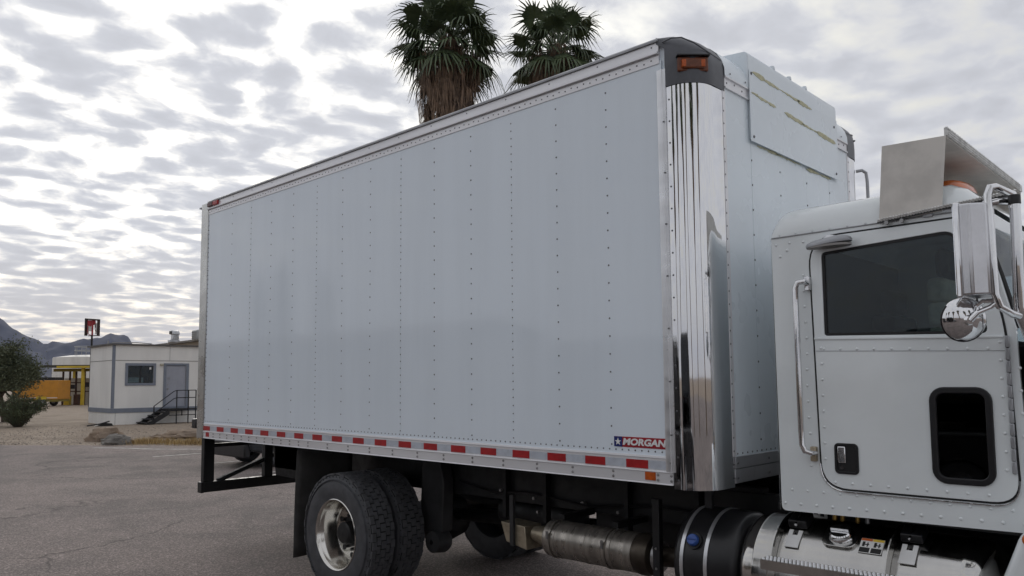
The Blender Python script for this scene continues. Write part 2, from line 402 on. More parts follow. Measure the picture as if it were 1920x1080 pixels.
for sgn, y0 in ((1, 0.0), (-1, BW)):       # near and far rails, mirrored
    Y = lambda v: y0 + sgn * v
    # upper rail: rivet flange, drip lip, cove, top bead
    prof = [(0.0005, ZR), (-0.004, ZR), (-0.004, ZS - 0.003), (0.002, ZS - 0.001), (0.002, ZS + 0.004), (-0.022, ZS + 0.006), (-0.022, ZS + 0.014), (-0.012, ZS + 0.022),
            (-0.006, ZS + 0.05), (-0.005, ZT - 0.016), (0.04, ZT - 0.016), (0.04, ZR)]
    MB().prism([(Y(a), z) for a, z in prof], 'x', XR, -0.012).build('top_rail', alu_white, cargo, smooth=25)
    MB().prism([(Y(a), z) for a, z in [(-0.017, ZT - 0.014), (-0.019, ZT - 0.003), (-0.012, ZT + 0.006), (0.05, ZT + 0.012), (0.05, ZT - 0.014)]], 'x', XR, -0.014).build('roof_edge', alu_dull, cargo, smooth=25)
    # lower rail
    prof = [(0.0005, ZQ), (-0.006, ZQ), (-0.008, ZQ - 0.012), (-0.003, ZQ - 0.016), (-0.003, 1.297), (-0.012, 1.294), (-0.013, 1.289), (-0.006, 1.285),
            (-0.005, ZB + 0.006), (-0.012, ZB), (0.03, ZB), (0.03, ZQ)]
    MB().prism([(Y(a), z) for a, z in prof], 'x', XR, 0.018).build('bottom_rail', alu_white, cargo, smooth=25)
MB().grid([[(x, y, 3.812 + 0.055 * (1 - ((y - 1.25) / 1.22) ** 4)) for y in [0.03 + 2.44 * k / 14 for k in range(15)]] for x in (XR, -3, -0.02)]).build('roof', alu_white, cargo)

# conspicuity tape
MB().box(XR + 0.002, 0.012, -0.0045, -0.0028, 1.303, 1.350).build('reflective_tape', wrefl, cargo)
for i in range(19):
    x0 = -5.832 + i * 0.3073 + random.uniform(-.004, .004)
    MB().box(x0, x0 + 0.153, -0.0058, -0.0046, 1.3015 + random.uniform(-.001, .001), 1.3495).build('red_reflector', redm, cargo)
MB().box(-0.169, -0.097, -0.0095, -0.005, 1.238, 1.284).build('amber_reflector', amber, cargo, bevel=0.002)
MB().box(-5.775, -5.70, -0.009, -0.005, 1.238, 1.284).build('red_square_reflector', redm, cargo, bevel=0.002)
xs = [-5.602 + 0.154 * k for k in range(12)] + [-3.75, -3.44, -3.13, -2.828, -2.526, -2.22, -1.92, -1.614, -1.31, -1.004, -0.706, -0.395, -0.082, 0.006]
bp = [(x, -0.005, z) for x in xs for z in (1.272, 1.243)]
MB().rivets(bp, (0, -1, 0), 0.0095, 0.007, 8).build('bolt_row', boltm, cargo, kind='stuff')
# top rail rivets
MB().rivets([(-0.40 * k - 0.06, -0.0055, 3.768) for k in range(15)], (0, -1, 0), 0.006, 0.003).build('rivet_row', rivetm, cargo, kind='stuff')

# maker's plate
pl = MB().box(-0.387, -0.028, -0.0015, 0.001, 1.417, 1.477).build('logo_plate', red_logo, cargo)
MB().box(-0.3868, -0.328, -0.0030, -0.0016, 1.4172, 1.4768).build('logo_field', blue_m, cargo)
star = []
for k in range(10):
    a = pi / 2 + k * pi / 5; r = 0.0235 if k % 2 == 0 else 0.0096; star.append((-0.358 + r * cos(a), 1.446 + r * sin(a)))
MB().prism(star, 'y', -0.0044, -0.0031).build('logo_star', white_logo, cargo, smooth=0)
Mt = Matrix.Translation((-0.178, -0.0030, 1.4465)) @ Matrix.Rotation(radians(90), 4, 'X')
text_mesh('MORGAN', 'logo_lettering', white_logo, cargo, 0.052, Mt, shear=0.16, off=0.0022, xscale=1.29)

# front corner: side trim, bright stainless post, grey cap, marker lamp
def corner(sgn, y0):
    Y = lambda v: y0 + sgn * v
    t = MB().prism([(-0.026, Y(0.002)), (-0.026, Y(-0.010)), (-0.018, Y(-0.013)), (0.002, Y(-0.013)), (0.005, Y(-0.017)), (0.011, Y(-0.017)), (0.014, Y(-0.012)), (0.032, Y(-0.010)), (0.032, Y(0.004))], 'z', 1.292, 3.615).build('corner_trim', alu, cargo)
    plan = [(0.022, -0.004)] + [(0.06 + 0.175 * sin(radians(a)), 0.173 - 0.177 * cos(radians(a))) for a in range(0, 91, 2)] + [(0.2355, 0.21 + 0.02 * k) for k in range(5)]
    rows = []
    for z in [1.20 + 2.34 * k / 30 for k in range(31)]:      # rolled sheet is never quite true
        row = []
        for x, y in plan:
            n_ = 0.0005 * noise.noise(Vector((x * 42, y * 42, z * 0.8 + sgn))) + 0.0017 * noise.noise(Vector((x * 15 + 5, y * 17, z * 0.5)))
            row.append((x + n_ * (0.7 if x > 0.1 else 0.2), Y(y - n_ * (0.7 if x < 0.2 else 0.2)), z))
        rows.append(row)
    bb = MB().grid(rows); bb.grid([[(x, Y(y), 1.20) for x, y in plan], [(min(x, 0.20), Y(max(y, 0.03)), 1.20) for x, y in plan]])
    bb.build('corner_post', stain, cargo, smooth=40)
    bb = MB(); bb.rivets([(0.05, Y(-0.0055), 1.25 + 0.128 * k) for k in range(18)], (0, -sgn, 0), 0.006, 0.003)
    bb.rivets([(0.018, Y(-0.0165), 1.5 + 0.3 * k) for k in range(7)], (0, -sgn, 0), 0.0055, 0.003)
    bb.rivets([(0.238, Y(0.283), 1.25 + 0.0762 * k) for k in range(30)], (1, 0, 0), 0.006, 0.0035); bb.build('rivet_column', rivetm, cargo, kind='stuff')
    MB().box(0.2345, 0.2385, Y(0.276), Y(0.31), 1.372, 3.53).build('corner_flange', alu_white, cargo)
    prof = [(0.2395, 3.505), (0.2415, 3.58), (0.240, 3.635), (0.232, 3.69), (0.205, 3.735), (0.165, 3.776), (0.115, 3.810), (0.06, 3.835), (0.0, 3.852), (-0.06, 3.862)]
    rows = []
    for (xs_, z) in prof:
        r = 0.186; ring = []
        xl = -0.025 if z > 3.77 else 0.030
        ring.append((xl, -0.010, z))
        for a in range(0, 91, 6):
            x = max(xs_ - r + r * sin(radians(a)), xl); y = r - 0.010 - r * cos(radians(a)); ring.append((x, y, z))
        ring.append((xs_, 0.30, z))
        rows.append([(x, Y(y), min(zz, 3.818 + 0.2 * max(y, 0)) if zz > 3.7 else zz) for x, y, zz in ring])
    bb = MB().grid(rows); bb.build('corner_cap', grey_cap, cargo, smooth=40)
    # raised rib along the cap
    path = [(0.02, Y(-0.011), 3.775), (0.08, Y(-0.011), 3.782), (0.14, Y(0.0), 3.77), (0.195, Y(0.05), 3.735), (0.228, Y(0.14), 3.70), (0.231, Y(0.28), 3.69)]
    MB().tube(path, 0.004, 6).build('cap_rib', grey_cap, cargo)
    # lamp on the curved corner at 45 degrees
    M = Matrix.Translation((0.176, 0.055, 3.615)) @ Matrix.Rotation(radians(45), 4, 'Z')
    if sgn < 0: M = Matrix.Translation((-0.02, BW - 0.022, 0)) @ Matrix.Diagonal((1, -1, 1, 1)) @ M
    MB().box(-0.088, 0.088, -0.012, 0.02, -0.042, 0.042, M).build('lamp_bracket', amber_dk, cargo, bevel=0.006)
    MB().box(-0.065, 0.065, -0.026, 0.01, -0.030, 0.030, M).build('marker_lens', amber_dk, cargo, bevel=0.008)
    for q in (-0.055, 0.055): MB().box(q - 0.012, q + 0.012, -0.0275, 0.01, -0.022, 0.022, M).build('reflex_block', amber, cargo, bevel=0.003)
    MB().box(-0.095, 0.095, -0.030, 0.02, 0.043, 0.053, M).build('lamp_hood', black_pl, cargo, bevel=0.003)
corner(1, 0.0); corner(-1, BW)

# front wall: four sheets, rails, curved roof front
fy = [0.30, 0.62, 1.43, 1.83, 2.20]
for i in range(4):
    MB().box(XF - 0.012, XF + 0.0005 * (i % 2), fy[i] + 0.001, fy[i + 1] - 0.001, 1.36, 3.55).build('front_panel', frp_front, cargo)
MB().box(XF - 0.02, XF + 0.006, 0.292, 2.208, ZB, 1.300).build('front_sill', alu_dull, cargo, bevel=0.003)
MB().box(XF - 0.02, XF + 0.010, 0.292, 2.208, 1.303, 1.371).build('front_sill', alu_dull, cargo, bevel=0.003)
bb = MB(); bb.rivets([(XF + 0.001, y * 0.06 + 0.33, 1.385) for y in range(31)], (1, 0, 0), 0.006, 0.003)
bb.rivets([(XF + 0.0105, y, z) for y in (0.31, 0.7, 1.1, 1.5, 1.9) for z in (1.25, 1.335)], (1, 0, 0), 0.009, 0.006)
bb.build('rivet_row', rivetm, cargo, kind='stuff')
for y in (0.625, 1.02, 1.435, 1.835):
    MB().rivets([(XF + 0.001, y, 1.45 + 0.155 * k) for k in range(12 if y > 0.7 else 14)], (1, 0, 0), 0.0068, 0.0035).build('rivet_column', rivetm, cargo, kind='stuff')
MB().prism([(XF - 0.02, 3.528), (XF + 0.012, 3.528), (XF + 0.012, 3.536), (XF + 0.004, 3.540), (XF + 0.004, 3.588), (XF + 0.014, 3.592), (XF + 0.014, 3.600), (XF - 0.02, 3.600)], 'y', 0.302, 2.198).build('front_top_rail', alu_white, cargo, smooth=25)
MB().rivets([(XF + 0.0045, 0.33 + 0.095 * k, 3.563 + 0.012 * (k % 2)) for k in range(20)], (1, 0, 0), 0.006, 0.003).build('rivet_row', rivetm, cargo, kind='stuff')
cove = [(0.246, 3.600), (0.244, 3.65), (0.228, 3.70), (0.200, 3.745), (0.158, 3.786), (0.105, 3.822), (0.05, 3.848), (-0.01, 3.862), (-0.07, 3.868)]
MB().grid([[(x, y, z) for x, z in cove] for y in (0.298, 0.9, 1.6, 2.202)]).build('roof_front_curve', frp_front, cargo, smooth=50)
MB().rivets([(0.249, 0.36 + 0.19 * k, 3.625) for k in range(10)], (1, 0, 0), 0.006, 0.003).build('rivet_row', rivetm, cargo, kind='stuff')

# sheet metal hood where a refrigeration unit would sit
hy0, hy1 = 0.585, 1.975
hp = [(0.236, 3.60), (0.2495, 3.60), (0.2525, 3.795), (0.247, 3.826), (0.230, 3.840), (-0.10, 3.872), (-0.10, 3.80)]
MB().prism(hp, 'y', hy0, hy1).build('hood_cover', frp_front, cargo, bevel=0.006, smooth=50)
cover = MB().box(0.2530, 0.2565, hy0 + 0.004, hy1 - 0.004, 3.268, 3.722).build('cover_plate', frp_front, cargo, bevel=0.002)
MB().box(0.2365, 0.2527, hy0 + 0.02, hy1 - 0.02, 3.285, 3.599).build('cover_spacer', frp_front, cargo)
for y in (0.975, 1.225, 1.477): MB().cyl((0.225, y, 3.83), (0.225, y, 3.857), 0.022, 0.018, 12).build('hood_bolt', frp_front, cargo, bevel=0.004)
MB().rivets([(0.2570, hy0 + 0.04, 3.30), (0.2570, hy0 + 0.03, 3.70), (0.2570, hy1 - 0.05, 3.31), (0.2570, hy1 - 0.06, 3.66)], (1, 0, 0), 0.010, 0.006, 8).build('screw_heads', rivetm, cargo, kind='stuff')
def smear(ya, yb, za, zb, x, w):
    n = 46; up = []; lo = []
    for k in range(n + 1):
        t = k / n; y = ya + (yb - ya) * t; z = za + (zb - za) * t
        q = noise.noise(Vector((y * 7, z * 3, 1.3))); h = w * (0.35 + 0.8 * max(0, 0.35 + q)) * min(1, 6 * t + .2, 6 * (1 - t) + .2)
        up.append((y, z + h * 0.5 + 0.003 * noise.noise(Vector((y * 40, 2, z))))); lo.append((y, z - h * 0.5 + 0.006 * noise.noise(Vector((y * 33, 7, z)))))
    MB().prism(up + lo[::-1], 'x', x - 0.001, x + 0.0022).build('caulk_smear', caulk, cargo, smooth=0)
for ya, yb, za, zb, x, w in ((0.63, 0.80, 3.712, 3.708, 0.2570, 0.034), (0.79, 1.02, 3.705, 3.702, 0.2570, 0.024), (1.0, 1.32, 3.703, 3.698, 0.2570, 0.020), (1.28, 1.52, 3.698, 3.694, 0.2570, 0.030),
                           (0.61, 0.70, 3.578, 3.576, 0.2570, 0.030), (0.69, 0.95, 3.572, 3.566, 0.2570, 0.020), (1.07, 1.38, 3.563, 3.552, 0.2570, 0.034), (1.34, 1.62, 3.552, 3.548, 0.2570, 0.014), (1.58, 1.93, 3.55, 3.54, 0.2570, 0.032),
                           (0.70, 1.0, 3.262, 3.266, 0.2385, 0.022), (0.96, 1.36, 3.264, 3.266, 0.2385, 0.016), (1.44, 1.86, 3.258, 3.262, 0.2385, 0.024)):
    smear(ya, yb, za, zb, x, w * 0.95)

# far-side grab handle, rear frame
MB().tube([(0.20, BW - 0.02, 3.445), (0.24, BW + 0.0, 3.45), (0.262, BW + 0.018, 3.43), (0.268, BW + 0.022, 3.36), (0.268, BW + 0.022, 2.7), (0.255, BW + 0.01, 2.66), (0.20, BW - 0.02, 2.65)], 0.013, 8).build('grab_handle', alu_dull, cargo)
rf = MB(); rf.box(-5.995, XR - 0.001, -0.012, 0.11, 1.215, 3.798); rf.box(-5.995, XR - 0.001, BW - 0.11, BW + 0.012, 1.215, 3.798)
rf.box(-5.992, XR - 0.004, 0.112, BW - 0.112, 3.60, 3.797); rf.box(-5.992, XR - 0.004, 0.112, BW - 0.112, 1.216, 1.40)
rf.build('rear_frame', rearpost_m, cargo, bevel=0.008)
for k in range(8):
    MB().box(-5.93, -5.90, 0.112, BW - 0.112, 1.405 + k * 0.274, 1.675 + k * 0.274).build('rear_door_panel', frp_front, cargo)
MB().box(-6.05, -5.996, -0.012, 0.04, 3.755, 3.772).build('hinge_tab', alu_dull, cargo, bevel=0.003)
MB().box(-5.83, -5.71, -0.028, -0.006, 3.742, 3.785).build('marker_lens', mat('dark_red_lens', (0.10, 0.008, 0.012), 0.3, var=0.4, scale=30), cargo, bevel=0.006)
MB().box(-5.70, -5.585, -0.028, -0.006, 3.742, 3.785).build('marker_lens', redm, cargo, bevel=0.006)
MB().box(-6.10, -5.996, -0.02, 0.055, 1.315, 1.42).build('dock_bumper', black_pl, cargo, bevel=0.01)
MB().box(-6.10, -5.996, BW - 0.055, BW + 0.02, 1.315, 1.42).build('dock_bumper', black_pl, cargo, bevel=0.01)
for k in range(14):
    x = -5.6 + k * 0.42
    MB().box(x, x + 0.06, 0.62, BW - 0.62, 1.13, ZB + 0.019).build('cross_sill', black, cargo)

# ---- chassis
ch = MB()
for y in (0.80, 1.62): ch.box(-5.75, 1.9, y, y + 0.08, 0.84, 1.10)
chassis = ch.build('chassis_frame', black, truck, bevel=0.006)
for x in (-5.0, -4.2, -2.4, -1.5, -0.5, 0.6): MB().box(x, x + 0.09, 0.881, 1.619, 0.88, 1.06).build('cross_member', black, chassis)
for y in (0.795, 1.615): MB().box(-5.7, 0.15, y, y + 0.09, 1.102, 1.129).build('body_sill', black, chassis)
MB().lathe([(-0.62, 0.06), (-0.25, 0.07), (-0.18, 0.2), (0.0, 0.24), (0.18, 0.2), (0.25, 0.07), (0.62, 0.06)], (-3.36, 1.25, 0.51), 'y', 24).build('axle', black, chassis)
for s_, y in ((1, 0.72), (-1, 1.78)):
    MB().tube([(-2.75, y, 0.80), (-3.05, y, 0.60), (-3.36, y, 0.58), (-3.7, y, 0.62), (-4.05, y, 0.84)], 0.05, 8).build('leaf_spring', black, chassis)
    MB().prism([(-2.96, 1.15), (-2.74, 1.15), (-2.68, 0.95), (-2.70, 0.52), (-2.92, 0.50), (-2.99, 0.7)], 'y', y - 0.06, y + 0.06).build('spring_hanger', mat('dark_grey_bracket', (0.04, 0.04, 0.042), 0.55, 0.2, var=0.3), chassis, bevel=0.01)
    MB().lathe([(-0.10, 0.02), (-0.09, 0.09), (0.02, 0.105), (0.06, 0.09), (0.10, 0.04)], (-2.77, y - 0.02, 0.44), 'y', 20).build('brake_chamber', mat('dark_grey_bracket', (0, 0, 0)), chassis)
MB().cyl((-3.3, 1.25, 0.55), (0.6, 1.25, 0.75), 0.06, n=14).build('drive_shaft', black, chassis)
MB().cyl((-2.3, 1.05, 0.72), (-1.5, 1.05, 0.72), 0.13, n=18).build('air_tank', black, chassis, bevel=0.02)
MB().box(-1.30, -0.35, 0.98, 1.55, 0.52, 0.95).build('dark_filler_box', black, chassis, bevel=0.02)  # added black box, darkens the see-through gap behind the muffler
MB().box(-0.25, 0.6, 0.95, 1.5, 0.55, 0.95).build('gearbox', black, chassis, bevel=0.06)
for x in (-2.05, -1.62, -0.86, -0.30):
    MB().box(x, x + 0.035, 0.74, 0.797, 0.72, 1.12).build('hanger_strap', black, chassis)
MB().cyl((-1.25, 0.79, 0.90), (-1.25, 0.76, 0.90), 0.018, n=8).build('bolt_head', boltm, chassis)
MB().box(-0.035, 0.01, 0.42, 0.45, 1.02, 1.20).build('light_bracket', mat('dark_grey_bracket', (0, 0, 0)), chassis)
for k, (x, z) in enumerate(((-2.06, 0.93), (-1.7, 0.9), (-1.66, 0.80), (-0.9, 0.88))): MB().cyl((x, 0.74, z), (x, 0.72, z), 0.012, n=8).build('bolt_head', boltm, chassis)
MB().tube([(-2.6, 0.78, 0.95), (-2.2, 0.76, 0.90), (-1.8, 0.77, 0.93), (-1.2, 0.76, 0.89), (-0.6, 0.77, 0.95), (0.0, 0.76, 0.93)], 0.012, 6).build('air_line', black_pl, chassis)

# ---- wheels: dual rears, single fronts
def tyre_prof(w, R=0.515):
    h = w / 2
    return [(-h + 0.035, 0.292), (-h + 0.012, 0.30), (-h + 0.004, 0.335), (-h, 0.40), (-h + 0.006, 0.445), (-h + 0.018, 0.485), (-h + 0.03, R - 0.012), (-h + 0.045, R - 0.010),
            (h - 0.045, R - 0.010), (h - 0.03, R - 0.012), (h - 0.018, 0.485), (h - 0.006, 0.445), (h, 0.40), (h - 0.004, 0.335), (h - 0.012, 0.30), (h - 0.035, 0.292)]
def tread(w, c, R=0.515):
    bb = MB(); h = w / 2; N = 46
    bands = [(-h + 0.024, -h + 0.062, 0.0, 0.10), (-h + 0.068, -h + 0.104, 0.5, 0.16), (-h + 0.110, h - 0.110, 0.0, 0.16), (h - 0.104, h - 0.068, 0.5, 0.16), (h - 0.062, h - 0.024, 0.0, 0.10)]
    for (a, e, ph, g) in bands:
        for k in range(N):
            t0 = 2 * pi * (k + ph + g / 2) / N; t1 = 2 * pi * (k + ph + 1 - g / 2) / N; vs = []
            jag = 0.003 * (1 if k % 2 else -1)
            for r in (R - 0.016, R + 0.003):
                for t in (t0, t1):
                    for y in (a + jag, e + jag): vs.append((c[0] + r * cos(t), c[1] + y, c[2] + r * sin(t)))
            bb.add(vs, [(4, 5, 7, 6), (0, 1, 5, 4), (2, 6, 7, 3), (0, 4, 6, 2), (1, 3, 7, 5)])
    # shoulder notches
    return bb
def make_wheel(cx, cy, cz, side, dish, w=0.27):
    """side -1: outer face towards -y.  dish True: deep concave polished rim (outer rear), 'inner' steel, False: front"""
    wl = MB().lathe(tyre_prof(w), (cx, cy, cz), 'y', 64, closed=True).build('wheel', tyrem, truck, smooth=50)
    MB().lathe([(-w / 2 + 0.022, 0.5), (-w / 2 + 0.026, 0.5065), (w / 2 - 0.026, 0.5065), (w / 2 - 0.022, 0.5)], (cx, cy, cz), 'y', 64).build('tread_groove_shade', recess_shade_m, wl)  # black band below the tread blocks, groove shade painted in
    tread(w, (cx, cy, cz)).build('tread', mat('tread_rubber', (0.085, 0.087, 0.094), 0.7, 0, var=0.3, scale=12), wl, smooth=0, kind='stuff')
    bb = MB(); h = w / 2
    for r in (0.462, 0.452):                    # moulded rings on the side wall
        bb.lathe([(side * (h - 0.012), r - 0.003), (side * (h - 0.003), r), (side * (h - 0.012), r + 0.003)], (cx, cy, cz), 'y', 64)
    bb.build('sidewall_rings', tyrem, wl)
    bb = MB()
    for k in range(60):
        t = 2 * pi * k / 60; p = (cx + 0.487 * cos(t), cy + side * (h - 0.016), cz + 0.487 * sin(t)); bb.cyl(p, (p[0], p[1] + side * 0.004, p[2]), 0.005, n=5)
    bb.build('shoulder_dimples', recess_shade_m, wl, kind='stuff')
    o = side * (h - 0.02)
    if dish is True:
        prof = [(o + side * 0.012, 0.302), (o + side * 0.017, 0.296), (o + side * 0.012, 0.288), (o - side * 0.01, 0.280), (o - side * 0.035, 0.272), (o - side * 0.05, 0.262), (o - side * 0.16, 0.255), (o - side * 0.175, 0.245), (o - side * 0.18, 0.20), (o - side * 0.175, 0.12)]
        MB().lathe(prof, (cx, cy, cz), 'y', 64).build('rim', mat('polished_rim', (0.66, 0.64, 0.60), 0.16, 1.0, var=0.10, scale=8), wl, smooth=40)
        yd = cy + o - side * 0.178
        for k in range(10):
            t = 2 * pi * (k + 0.3) / 10
            MB().cyl((cx + 0.205 * cos(t), yd - side * 0.02, cz + 0.205 * sin(t)), (cx + 0.205 * cos(t), yd + side * 0.002, cz + 0.205 * sin(t)), 0.024, n=14).build('hand_hole', black_seal, wl)
            t += 0.31
            MB().cyl((cx + 0.143 * cos(t), yd, cz + 0.143 * sin(t)), (cx + 0.143 * cos(t), yd + side * 0.045, cz + 0.143 * sin(t)), 0.016, 0.014, n=6).build('lug_nut', mat('dark_nut', (0.05, 0.05, 0.055), 0.4, 0.8), wl)
        MB().lathe([(0, 0.125), (side * 0.03, 0.12), (side * 0.035, 0.10), (side * 0.10, 0.095), (side * 0.115, 0.08), (side * 0.12, 0.0)], (cx, yd, cz), 'y', 28).build('hub', black, wl)
    else:
        prof = [(o, 0.302), (o + side * 0.006, 0.295), (o - side * 0.03, 0.275), (o - side * 0.05, 0.262), (o - side * 0.06, 0.20), (o - side * 0.03, 0.16), (o + side * 0.01, 0.10), (o + side * 0.02, 0.0)]
        MB().lathe(prof, (cx, cy, cz), 'y', 48).build('rim', black if dish == 'inner' else mat('polished_rim', (0, 0, 0)), wl, smooth=40)
    return wl
make_wheel(-3.36, 0.155, 0.51, -1, True); make_wheel(-3.36, 0.475, 0.51, -1, 'inner')
make_wheel(-3.36, BW - 0.155, 0.51, 1, True); make_wheel(-3.36, BW - 0.475, 0.51, 1, 'inner')
make_wheel(2.42, 0.22, 0.51, -1, False); make_wheel(2.42, BW - 0.22, 0.51, 1, False)

# ---- mud flaps, underride guard
for y0, y1 in ((0.07, 0.68), (BW - 0.68, BW - 0.07)):
    rows = [[(-4.06 - 0.05 * (1.19 - z) + 0.006 * sin(y * 14 + z * 5), y, z) for y in [y0 + (y1 - y0) * k / 10 for k in range(11)]] for z in [1.19 - 0.99 * k / 10 for k in range(11)]]
    fl = MB().grid(rows).build('mud_flap', flapm, truck, smooth=60); so = fl.modifiers.new('solid', 'SOLIDIFY'); so.thickness = 0.009
g = MB(); g.box(-5.99, -5.91, 0.05, BW - 0.05, 0.625, 0.735)
guard = g.build('underride_guard', black, truck, bevel=0.006)
for y in (0.045, BW - 0.165): MB().box(-5.985, -5.915, y, y + 0.12, 0.736, 1.214).build('guard_post', black, guard, bevel=0.005)
MB().box(-5.995, -5.905, 0.016, 0.049, 0.622, 0.738).build('end_plate', black, guard, bevel=0.004)
for y, y2 in ((0.22, 1.02), (BW - 0.22, BW - 1.02)): MB().tube([(-5.95, y, 0.735), (-5.93, y2, 1.02)], 0.028, 6).build('guard_brace', black, guard)
MB().box(-5.97, -5.93, 0.166, BW - 0.166, 1.105, 1.145).build('guard_beam', black, guard)
for y in (0.76, 1.62): MB().box(-5.97, -5.90, y, y + 0.1, 0.736, 1.10).build('guard_post', black, guard)
for y in (0.80, 1.62): MB().prism([(-5.80, 1.10), (-4.3, 1.10), (-4.3, 0.735), (-5.72, 0.76)], 'y', y, y + 0.02).build('gusset', black, guard)

# ---- exhaust after-treatment
cy_, cz_ = 0.43, 0.705
mf = MB().lathe([(-0.42, 0.0), (-0.42, 0.085), (-0.40, 0.112), (-0.385, 0.126), (-0.30, 0.126), (-0.298, 0.129), (-0.28, 0.129), (-0.278, 0.126), (-0.05, 0.126), (-0.048, 0.129), (-0.02, 0.129), (-0.018, 0.126), (0.16, 0.126), (0.162, 0.130), (0.19, 0.130), (0.192, 0.126), (0.33, 0.126), (0.345, 0.12), (0.345, 0.0)], (-0.86, cy_, cz_), 'x', 40)
muff = mf.build('muffler', steel_dirty, truck, smooth=40)
MB().lathe([(0.0, 0.0), (0.0, 0.122), (0.03, 0.132), (0.075, 0.132), (0.11, 0.12), (0.135, 0.08), (0.135, 0.0)], (-0.512, cy_, cz_), 'x', 32).build('end_can', mat('burnt_steel', (0.09, 0.075, 0.06), 0.4, 0.8, var=0.4, scale=8), muff)
for x in (-1.19, -0.72): MB().lathe([(-0.012, 0.127), (-0.012, 0.1335), (0.012, 0.1335), (0.012, 0.127)], (x, cy_, cz_), 'x', 40).build('band_clamp', steel_dirty, muff)
for x in (-1.19, -0.72): MB().cyl((x, cy_ - 0.137, cz_ + 0.02), (x, cy_ - 0.137, cz_ + 0.07), 0.009, n=8).build('clamp_bolt', boltm, muff)
for x in (-1.21, -0.75): MB().box(x, x + 0.05, cy_ + 0.02, 0.80, 0.83, 0.87).build('mount_arm', black, muff)
MB().cyl((-0.38, cy_, cz_), (-0.02, cy_, cz_ + 0.03), 0.062, n=24).build('exhaust_pipe', mat('burnt_steel', (0, 0, 0)), muff)
MB().lathe([(-0.012, 0.068), (-0.012, 0.098), (0.012, 0.098), (0.012, 0.068)], (-0.365, cy_, cz_), 'x', 32).build('pipe_flange', boltm, muff)
MB().cyl((-1.42, cy_, cz_ + 0.01), (-1.27, cy_, cz_), 0.05, 0.08, n=20).build('outlet_cone', shield, muff)
MB().prism([(-1.70, 0.775), (-1.46, 0.765), (-1.44, 0.60), (-1.645, 0.635)], 'y', 0.36, 0.54).build('heat_shield', shield, muff, bevel=0.006)
MB().box(-1.585, -1.55, 0.335, 0.359, 0.62, 0.98).build('shield_strap', mat('dark_grey_bracket', (0, 0, 0)), muff)
MB().box(-0.335, -0.285, 0.30, 0.345, 0.35, 1.08).build('drop_bracket', black, muff, bevel=0.004)
MB().rivets([(-0.31, 0.2995, 0.42 + 0.12 * k) for k in range(4)], (0, -1, 0), 0.009, 0.005).build('bracket_bolts', boltm, muff, kind='stuff')

# ---- diesel exhaust fluid tank
dy, dz, dr = 0.46, 0.745, 0.30
dt = MB().lathe([(-0.15, 0.0), (-0.15, dr - 0.05), (-0.135, dr - 0.015), (-0.11, dr), (0.22, dr), (0.245, dr - 0.015), (0.26, dr - 0.05), (0.26, 0.0)], (0.03, dy, dz), 'x', 56).build('fluid_tank', black_pl, truck, smooth=40)
for x in (-0.048, 0.105): MB().lathe([(-0.011, dr + 0.001), (-0.011, dr + 0.005), (0.011, dr + 0.005), (0.011, dr + 0.001)], (x, dy, dz), 'x', 56).build('tank_strap', alu, dt)
ca = radians(152); cp = Vector((0.024, dy + dr * cos(ca), dz + dr * sin(ca))); cn = Vector((0, cos(ca), sin(ca)))
MB().cyl(cp - cn * 0.01, cp + cn * 0.012, 0.048, n=24).build('cap_recess', black_seal, dt)
MB().cyl(cp + cn * 0.012, cp + cn * 0.042, 0.034, 0.031, n=28).build('filler_cap', blue_cap, dt, bevel=0.004)
Mr = Matrix.Translation(cp + cn * 0.045) @ Vector((0, 0, 1)).rotation_difference(cn).to_matrix().to_4x4()
MB().box(-0.029, 0.029, -0.005, 0.005, -0.003, 0.004, Mr).build('cap_grip', mat('blue_cap_dark', (0.03, 0.08, 0.30), 0.45), dt, bevel=0.002)

